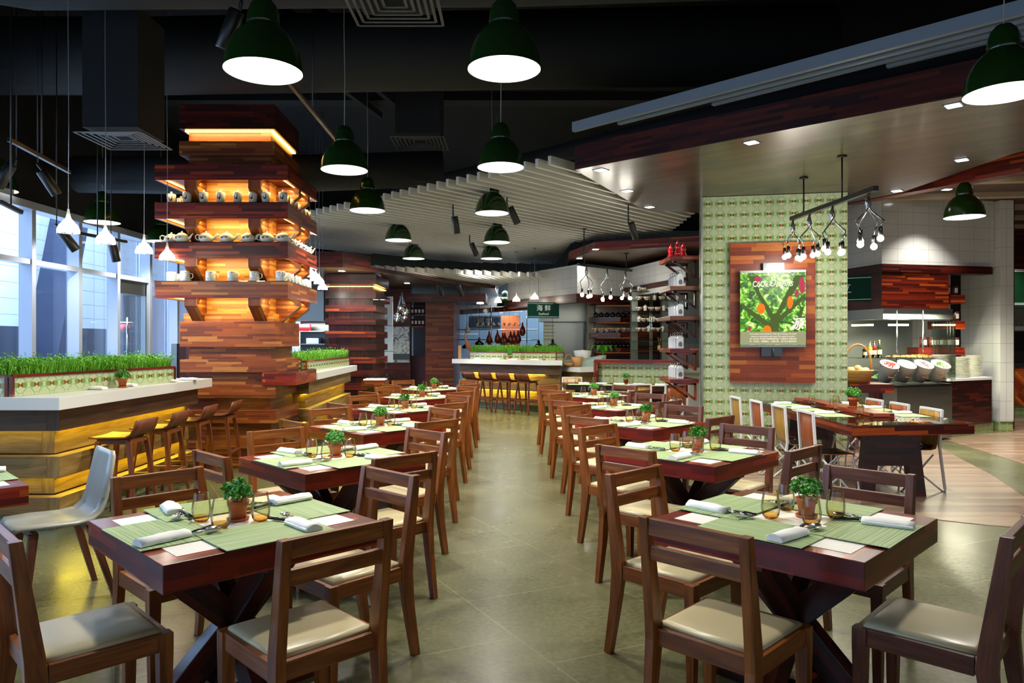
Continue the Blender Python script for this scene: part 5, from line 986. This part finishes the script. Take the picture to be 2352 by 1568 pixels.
# kitchen backdrop behind grass planter
struct(MB().bx(xa(1042, 21), xa(1260, 21), 21, 21.1, 0, 3.35), 'wall_kitchen', plain('blue_grey_kitchen', '#6a8498', .4))
struct(MB().bx(xa(1042, 19.5), xa(1200, 19.5), 19.5, 19.7, za(716, 19.5), za(682, 19.5)), 'wall_kitchen_upper', WT)
tag(MB().bar((xa(1058, 19.2), 19.3, za(716, 19)), (xa(1215, 18.3), 18.3, za(706, 18.3)), .2, .12).build('hanging_beam', RED), 'reddish hanging beam above the roast meats', 'beam')
light('AREA', 'kitchen_light', (.3, 19.6, 2.9), 130, (.85, .93, 1), (0, 0, 0), 3, 1.5)
t = thing('kitchen_sign', 'blue Indian kitchen sign hanging in the back', 'sign', tuple(px(1113, 740, 19))); MB().bx(-.42, .42, -.02, .02, -.17, .17).build('board', SIGNB, t); MB().bx(-.42, .42, -.024, -.02, -.15, -.14).bx(-.42, .42, -.024, -.02, .14, .15).build('pale_lines', SIGNW, t); MB().tube([(-.35, 0, .17), (-.35, 0, 1.36)], .004, 4).tube([(.35, 0, .17), (.35, 0, 1.36)], .004, 4).build('wires', STEEL, t); text('印 度', .15, SIGNW, t, (0, -.026, .03)); text('Indian Kitchen', .075, SIGNW, t, (0, -.026, -.095))
t = thing('kitchen_sign', 'green seafood sign hanging over the far bar counter', 'sign', tuple(px(1248, 712, 15.3)), R(14)); MB().bx(-.345, .345, -.02, .02, -.17, .17).build('board', SIGNG, t); MB().bx(-.345, .345, -.025, -.02, -.155, -.13).bx(-.345, .345, -.025, -.02, .13, .155).build('pale_bands', plain('teal_band', '#5b8584', .4), t); text('海 鲜', .14, SIGNW, t, (0, -.026, .035)); text('Seafood', .07, SIGNW, t, (0, -.026, -.08)); MB().tube([(-.3, 0, .17), (-.3, 0, .9)], .004, 4).tube([(.3, 0, .17), (.3, 0, .9)], .004, 4).build('wires', STEEL, t)
# equipment: steel rails, ducks, pans, ham
t = thing('meat_rack', 'steel rack with glass screen where roast meats hang', 'rack')
for yy in (757, 780): MB().tube([px(1050, yy, 18.6), px(1235, yy, 18.6)], .012, 6).build('rail', STEEL, t)
MB().bx(xa(1046, 18.4), xa(1100, 18.4), 18.2, 18.6, za(766, 18.4)-.02, za(766, 18.4)).build('shelf', STEEL, t)
for x in (1128, 1210): MB().tube([px(x, 700, 18.6), px(x, 820, 18.6)], .012, 6).build('upright', STEEL, t)
MB().quad(px(1045, 820, 18.7), px(1235, 820, 18.7), px(1235, 700, 18.7), px(1045, 700, 18.7)).build('glass_screen', PANE, t)
DK = Proto(tag(MB().lathe([(.001, 0), (.05, .02), (.085, .1), (.07, .2), (.03, .27), (.02, .36), (.001, .37)], 12).tube([(.05, 0, .12), (.1, 0, .05)], [.025, .012], 6).tube([(-.05, 0, .12), (-.1, 0, .05)], [.025, .012], 6).build('roast_duck', plain('roast_meat', '#6a1c10', .25, coat=.5)), 'x', 'meat'))
for k, (x, y) in enumerate(((1124, 792), (1143, 790), (1155, 796), (1160, 796), (1173, 792), (1181, 792), (1190, 790), (1200, 772))): DK.put(tuple(px(x, y, 18.5)), k*.7, f'glazed brown roast meat in the kitchen rack, {ORD[k]} from the blue sign', 'roast meats hanging in the rack')
GB = Proto(tag(MB().tube([(0, 0, 0), (0, 0, .36)], .003, 4).sphere((.01, 0, -.02), .03, 8, 5).sphere((-.015, .01, -.05), .03, 8, 5).build('garlic_string', CERA), 'x', 'garlic'))
for k in range(9): GB.put(tuple(px(1098+12*k, 741, 18.4)), k, f'white garlic string above the meat rack, {ORD[k]} from the red wall', 'garlic hanging from the beam')
tag(MB().bx(xa(1152, 19.5), xa(1194, 19.5), 19.45, 19.5, 0, za(725, 19.5)).build('amber_panel', plain('amber_wood', '#6e3412', .3, coat=.4)), 'amber wooden panel behind the roast meats', 'panel')
tag(MB().tube([px(1068, 764, 16.9), px(1070, 780, 16.9), px(1075, 795, 16.9), px(1082, 806, 16.9), px(1083, 822, 16.9)], [.015, .025, .06, .03, .03], 10).build('cured_ham', plain('ham_skin', '#a8642c', .5)), 'whole cured ham leg standing at the far counter', 'meat')
tag(MB().bx(xa(1051, 16.4), xa(1058, 16.4), 16.6, 16.63, 1.1, za(793, 16.4)).build('menu_block', plain('tan_board', '#c49a70', .5)), 'upright tan menu block with red stripe at the far counter end', 'menu'); 
tag(MB().lathe([(.001, 0), (.05, 0), (.07, .06), (.05, .14), (.015, .2), (.012, .34), (.001, .35)], 12, tuple(px(1074, 766, 18.4))).build('glass_decanter', CERA), 'pale long necked bottle on the kitchen shelf', 'bottle')
HL = thing('heat_lamp', 'x', 'lamp'); MB().lathe([(.115, 0), (.11, .05), (.07, .09), (.03, .11), (.03, .16), (.012, .19), (.001, .19)], 20).build('shade', plain('black_chrome', '#141416', .08, .8), HL); MB().tube([(0, 0, .18), (0, 0, 1.95)], .004, 4).build('cord', BLK, HL); HL = Proto(HL)
for k, (x, y, Y) in enumerate(((1072, 800, 17.5), (1101, 792, 17.5), (1237, 800, 15.8), (1269, 799, 15.8))): HL.put(tuple(px(x, y, Y)), 0, f'black chrome heat lamp hanging behind the grass planter, {ORD[k]} from the ham', 'black heat lamps')
# ---------------- shelf units behind the tiled partition ----------------
t = thing('wood_shelf_unit', 'dark red wood wall shelves of bowls and cups behind the glass shelving', 'shelf unit'); Y = 16.5
for k, yy in enumerate((690, 729, 764, 798)): 
    MB().prism([(xa(1356, Y), Y-.2), (xa(1417, Y), Y-.5), (xa(1560-10*k, Y), Y-.1), (xa(1560-10*k, Y), Y+.3), (xa(1356, Y), Y+.3)], za(yy+11, Y), za(yy, Y)).build('shelf_board', RED if k > 1 else DARKW, t)
    MB().bx(xa(1368, Y), xa(1545-12*k, Y), Y+.05, Y+.3, za(yy+30, Y), za(yy+12, Y)).build('backing_board', DARKW, t)
    MB().bx(xa(1370, Y), xa(1450, Y), Y, Y+.03, za(yy+12.5, Y), za(yy+11.6, Y)).build('led_strip', glow('dim_led', '#c8702a', .5), t)
MB().bx(xa(1352, Y), xa(1600, Y), Y+.3, Y+.4, 0, 2.62).build('back_wall', plain('pale_back_wall', '#a59c88', .6), t)
q = Mat('flower_bowl', .25, coat=.3); n_ = q.noise(q.node('ShaderNodeTexCoord').outputs['Object'], 26, 2, 1.); q.col(q.ramp(n_, [(.5, '#e0d8c0'), (.56, '#b03a20'), (.62, '#4a6a3a')])); FB = q.m
BW = Proto(tag(MB().lathe([(.001, .0), (.035, 0), (.09, .075), (.1, .1), (.094, .1), (.03, .01)], 16).build('bowl', FB), 'x', 'bowl'))
for k in range(11): BW.put((xa(1368+12.5*k, Y-.25), Y-.28 if k < 6 else Y-.2, za(764, Y)+.001), k, f'flower painted bowl, {ORD[k]} along the middle dark wood shelf', 'painted bowls on the wood shelf', 1.05)
KT = Proto(tag(MB().lathe([(.001, 0), (.05, 0), (.06, .05), (.04, .09), (.012, .1), (.01, .12), (.001, .12)], 12).tube([(.05, 0, .05), (.09, 0, .08)], .008, 5).build('black_teapot', plain('black_iron', '#0c0c0e', .2, coat=.5)), 'x', 'teapot'))
for k in range(10): KT.put((xa(1368+9.5*k, Y-.25), Y-.28 if k < 6 else Y-.2, za(798, Y)+.001), k, f'small black teapot, {ORD[k]} along the lower dark wood shelf', 'black teapots on the wood shelf')
for k in range(7): KT.put((xa(1368+13*k, Y-.25), Y-.28 if k < 5 else Y-.2, za(729, Y)+.001), k, f'dark pot, {ORD[k]} along the upper dark wood shelf', 'dark pots on the wood shelf')
light('AREA', 'shelf_wall_light', (2.6, 15.6, 2.6), 45, (1, .92, .8), (R(35), 0, 0), 1.8, .1)
t = thing('glass_shelving', 'steel post shelving with glass shelves of bowls behind the tiled partition', 'shelf unit'); Y = 14.6
for a_, b_ in ((1450, 1464), (1519, 1533)): MB().bx(xa(a_, Y), xa(b_, Y), Y-.05, Y+.12, .9, za(665, Y)).build('steel_post', SATIN, t)
for x in (1490, 1494): MB().tube([(xa(x, Y), Y-.15, .95), (xa(x, Y), Y-.15, 2.6)], .012, 6).build('thin_post', STEEL, t)
gs = [(1449, 1545, 672), (1430, 1580, 692), (1425, 1560, 716), (1440, 1540, 741), (1440, 1540, 763), (1440, 1540, 784), (1440, 1540, 805)]
for a_, b_, yy in gs: MB().bx(xa(a_, Y), xa(b_, Y), Y-.25, Y+.1, za(yy, Y), za(yy, Y)+.012).build('glass_shelf', SHELFG, t)
for r_, (a_, b_, yy) in enumerate(gs[:5]):
    for k in range(6):
        P = BW if (k+r_) % 3 else SUG; xx = xa(1466+ (b_-1475)*k/6, Y)
        P.put((xx, Y-.1, za(yy, Y)+.013), k, f'{"painted bowl" if P is BW else "lidded china pot"} , {ORD[k]} along the {ORD[r_]} glass shelf from the top', 'china on the glass shelving', .8)
tag(MB().bx(xa(1466, 15), xa(1485, 15), 15, 15.3, .95, za(812, 15)).prism([(xa(1478, 14.9), 14.9), (xa(1514, 14.9), 14.9), (xa(1506, 14.9), 15.2), (xa(1480, 14.9), 15.2)], .95, za(813, 14.9)).build('till_screen', plain('dark_plastic', '#23262a', .3)), 'dark till screen behind the tiled partition', 'monitor')
tag(MB().lathe([(.001, 0), (.035, 0), (.035, .1), (.001, .1)], 10, (xa(1513, 14.5), 14.45, za(805, 14.6)+.012)).tube([(xa(1513, 14.5), 14.45, za(805, 14.6)+.1), (xa(1510, 14.5), 14.45, za(775, 14.6))], .004, 4).tube([(xa(1513, 14.5), 14.45, za(805, 14.6)+.1), (xa(1516, 14.5), 14.45, za(776, 14.6))], .004, 4).build('chopstick_cup', plain('pale_wood', '#c8a870', .6)), 'pale cup of chopsticks on the glass shelving', 'cup')
tag(MB().bx(xa(1372, 14.9), xa(1640, 14.9), 14.72, 15.4, .86, .95).bx(xa(1375, 14.9), xa(1640, 14.9), 14.8, 15.35, 0, .86).build('service_counter', WHITE), 'white service counter behind the tiled partition', 'counter')
struct(MB().bx(xa(1535, 15.8), xa(1640, 15.8), 15.8, 15.9, 0, 3.2), 'wall_tiled_back', WT)
m = MB(); [m.bx(xa(1530, 15.7), xa(b_, 15.7), 15.6, 15.8, za(y1, 15.7), za(y0, 15.7)) for y0, y1, b_ in ((721, 733, 1548), (733, 745, 1558), (745, 757, 1568), (757, 769, 1558), (769, 782, 1549), (782, 795, 1541))]; tag(m.build('stepped_boards', RED), 'stepped red wood boards against the white tiled wall', 'panel')
# tiled partition
Y = 13.6; t = thing('tiled_partition', 'low green tiled partition framed in red wood behind the far tables', 'partition')
MB().prism([(xa(1368, Y), Y), (xa(1549, 13.0), 13.0), (xa(1549, 13.0), 13.15), (xa(1368, Y), Y+.15)], 0, 1.12).build('tiled_panel', TILE, t); a_, b_ = (xa(1368, Y), Y), (xa(1552, 13.0), 13.0)
MB().bar((*a_, 1.13), (*b_, 1.13), .2, .07).bar((a_[0], a_[1], .6), (a_[0], a_[1], 1.13), .06, .2).bar((b_[0], b_[1], .8), (b_[0], b_[1], 1.13), .06, .2).build('wood_frame', REDT, t); MB().bar((b_[0], b_[1], 0), (b_[0], b_[1], .8), .07, .2, (0, 1, 0)).build('steel_post', SATIN, t)
# far communal table with white framed chairs and single oak counter beyond
t = thing('communal_table', 'far red wood table standing along the tiled partition', 'table', (0, 0, 0)); MB().prism([(xa(1296, 13), 12.5), (xa(1530, 12.4), 11.95), (xa(1530, 12.4), 12.75), (xa(1290, 13.3), 13.2)], .66, .75).build('tabletop', DARKW, t); [MB().box((x, 12.6, .33), (.5, .12, .66)).build('leg', DARKW, t) for x in (1.35, 2.4)]
for k, x in enumerate((1325, 1365, 1405, 1450, 1500)):
    Yk = 12.75-.1*k; GL.put((xa(x, Yk), Yk, .7505), 0, f'amber-bottomed tumbler on the far table by the partition, {ORD[k]} along', 'tumblers on the far table'); NAP.put((xa(x+16, Yk), Yk-.05, .751), 1.4, f'rolled white napkin on the far table by the partition, {ORD[k]} along', 'rolled white napkins on the tables')
    PM.put((xa(x+6, Yk), Yk-.2+.01*k, .7505), -.1, f'green woven placemat on the far table by the partition, {ORD[k]} along', 'green placemats on the dining tables') if k in (0, 2, 4) else None
POT.put((xa(1438, 12.6), 12.62, .7505), 0, 'terracotta pot of green herbs on the far table by the partition', 'herb pots on the dining tables', 1.15)
WF[0].put((2.05, 11.75, 0), 0, 'white framed chair at the near side of the far table, beside the last chair row', 'white framed chairs'); WF[1].put((2.62, 11.75, 0), .1, 'white framed chair at the near side of the far table, closest to the partition post', 'white framed chairs')
WF[0].put((1.15, 13.55, 0), pi, 'tan backed white framed chair on the counter side of the far table', 'white framed chairs'); WF[1].put((1.75, 13.5, 0), pi, 'red backed white framed chair between far table and partition', 'white framed chairs')
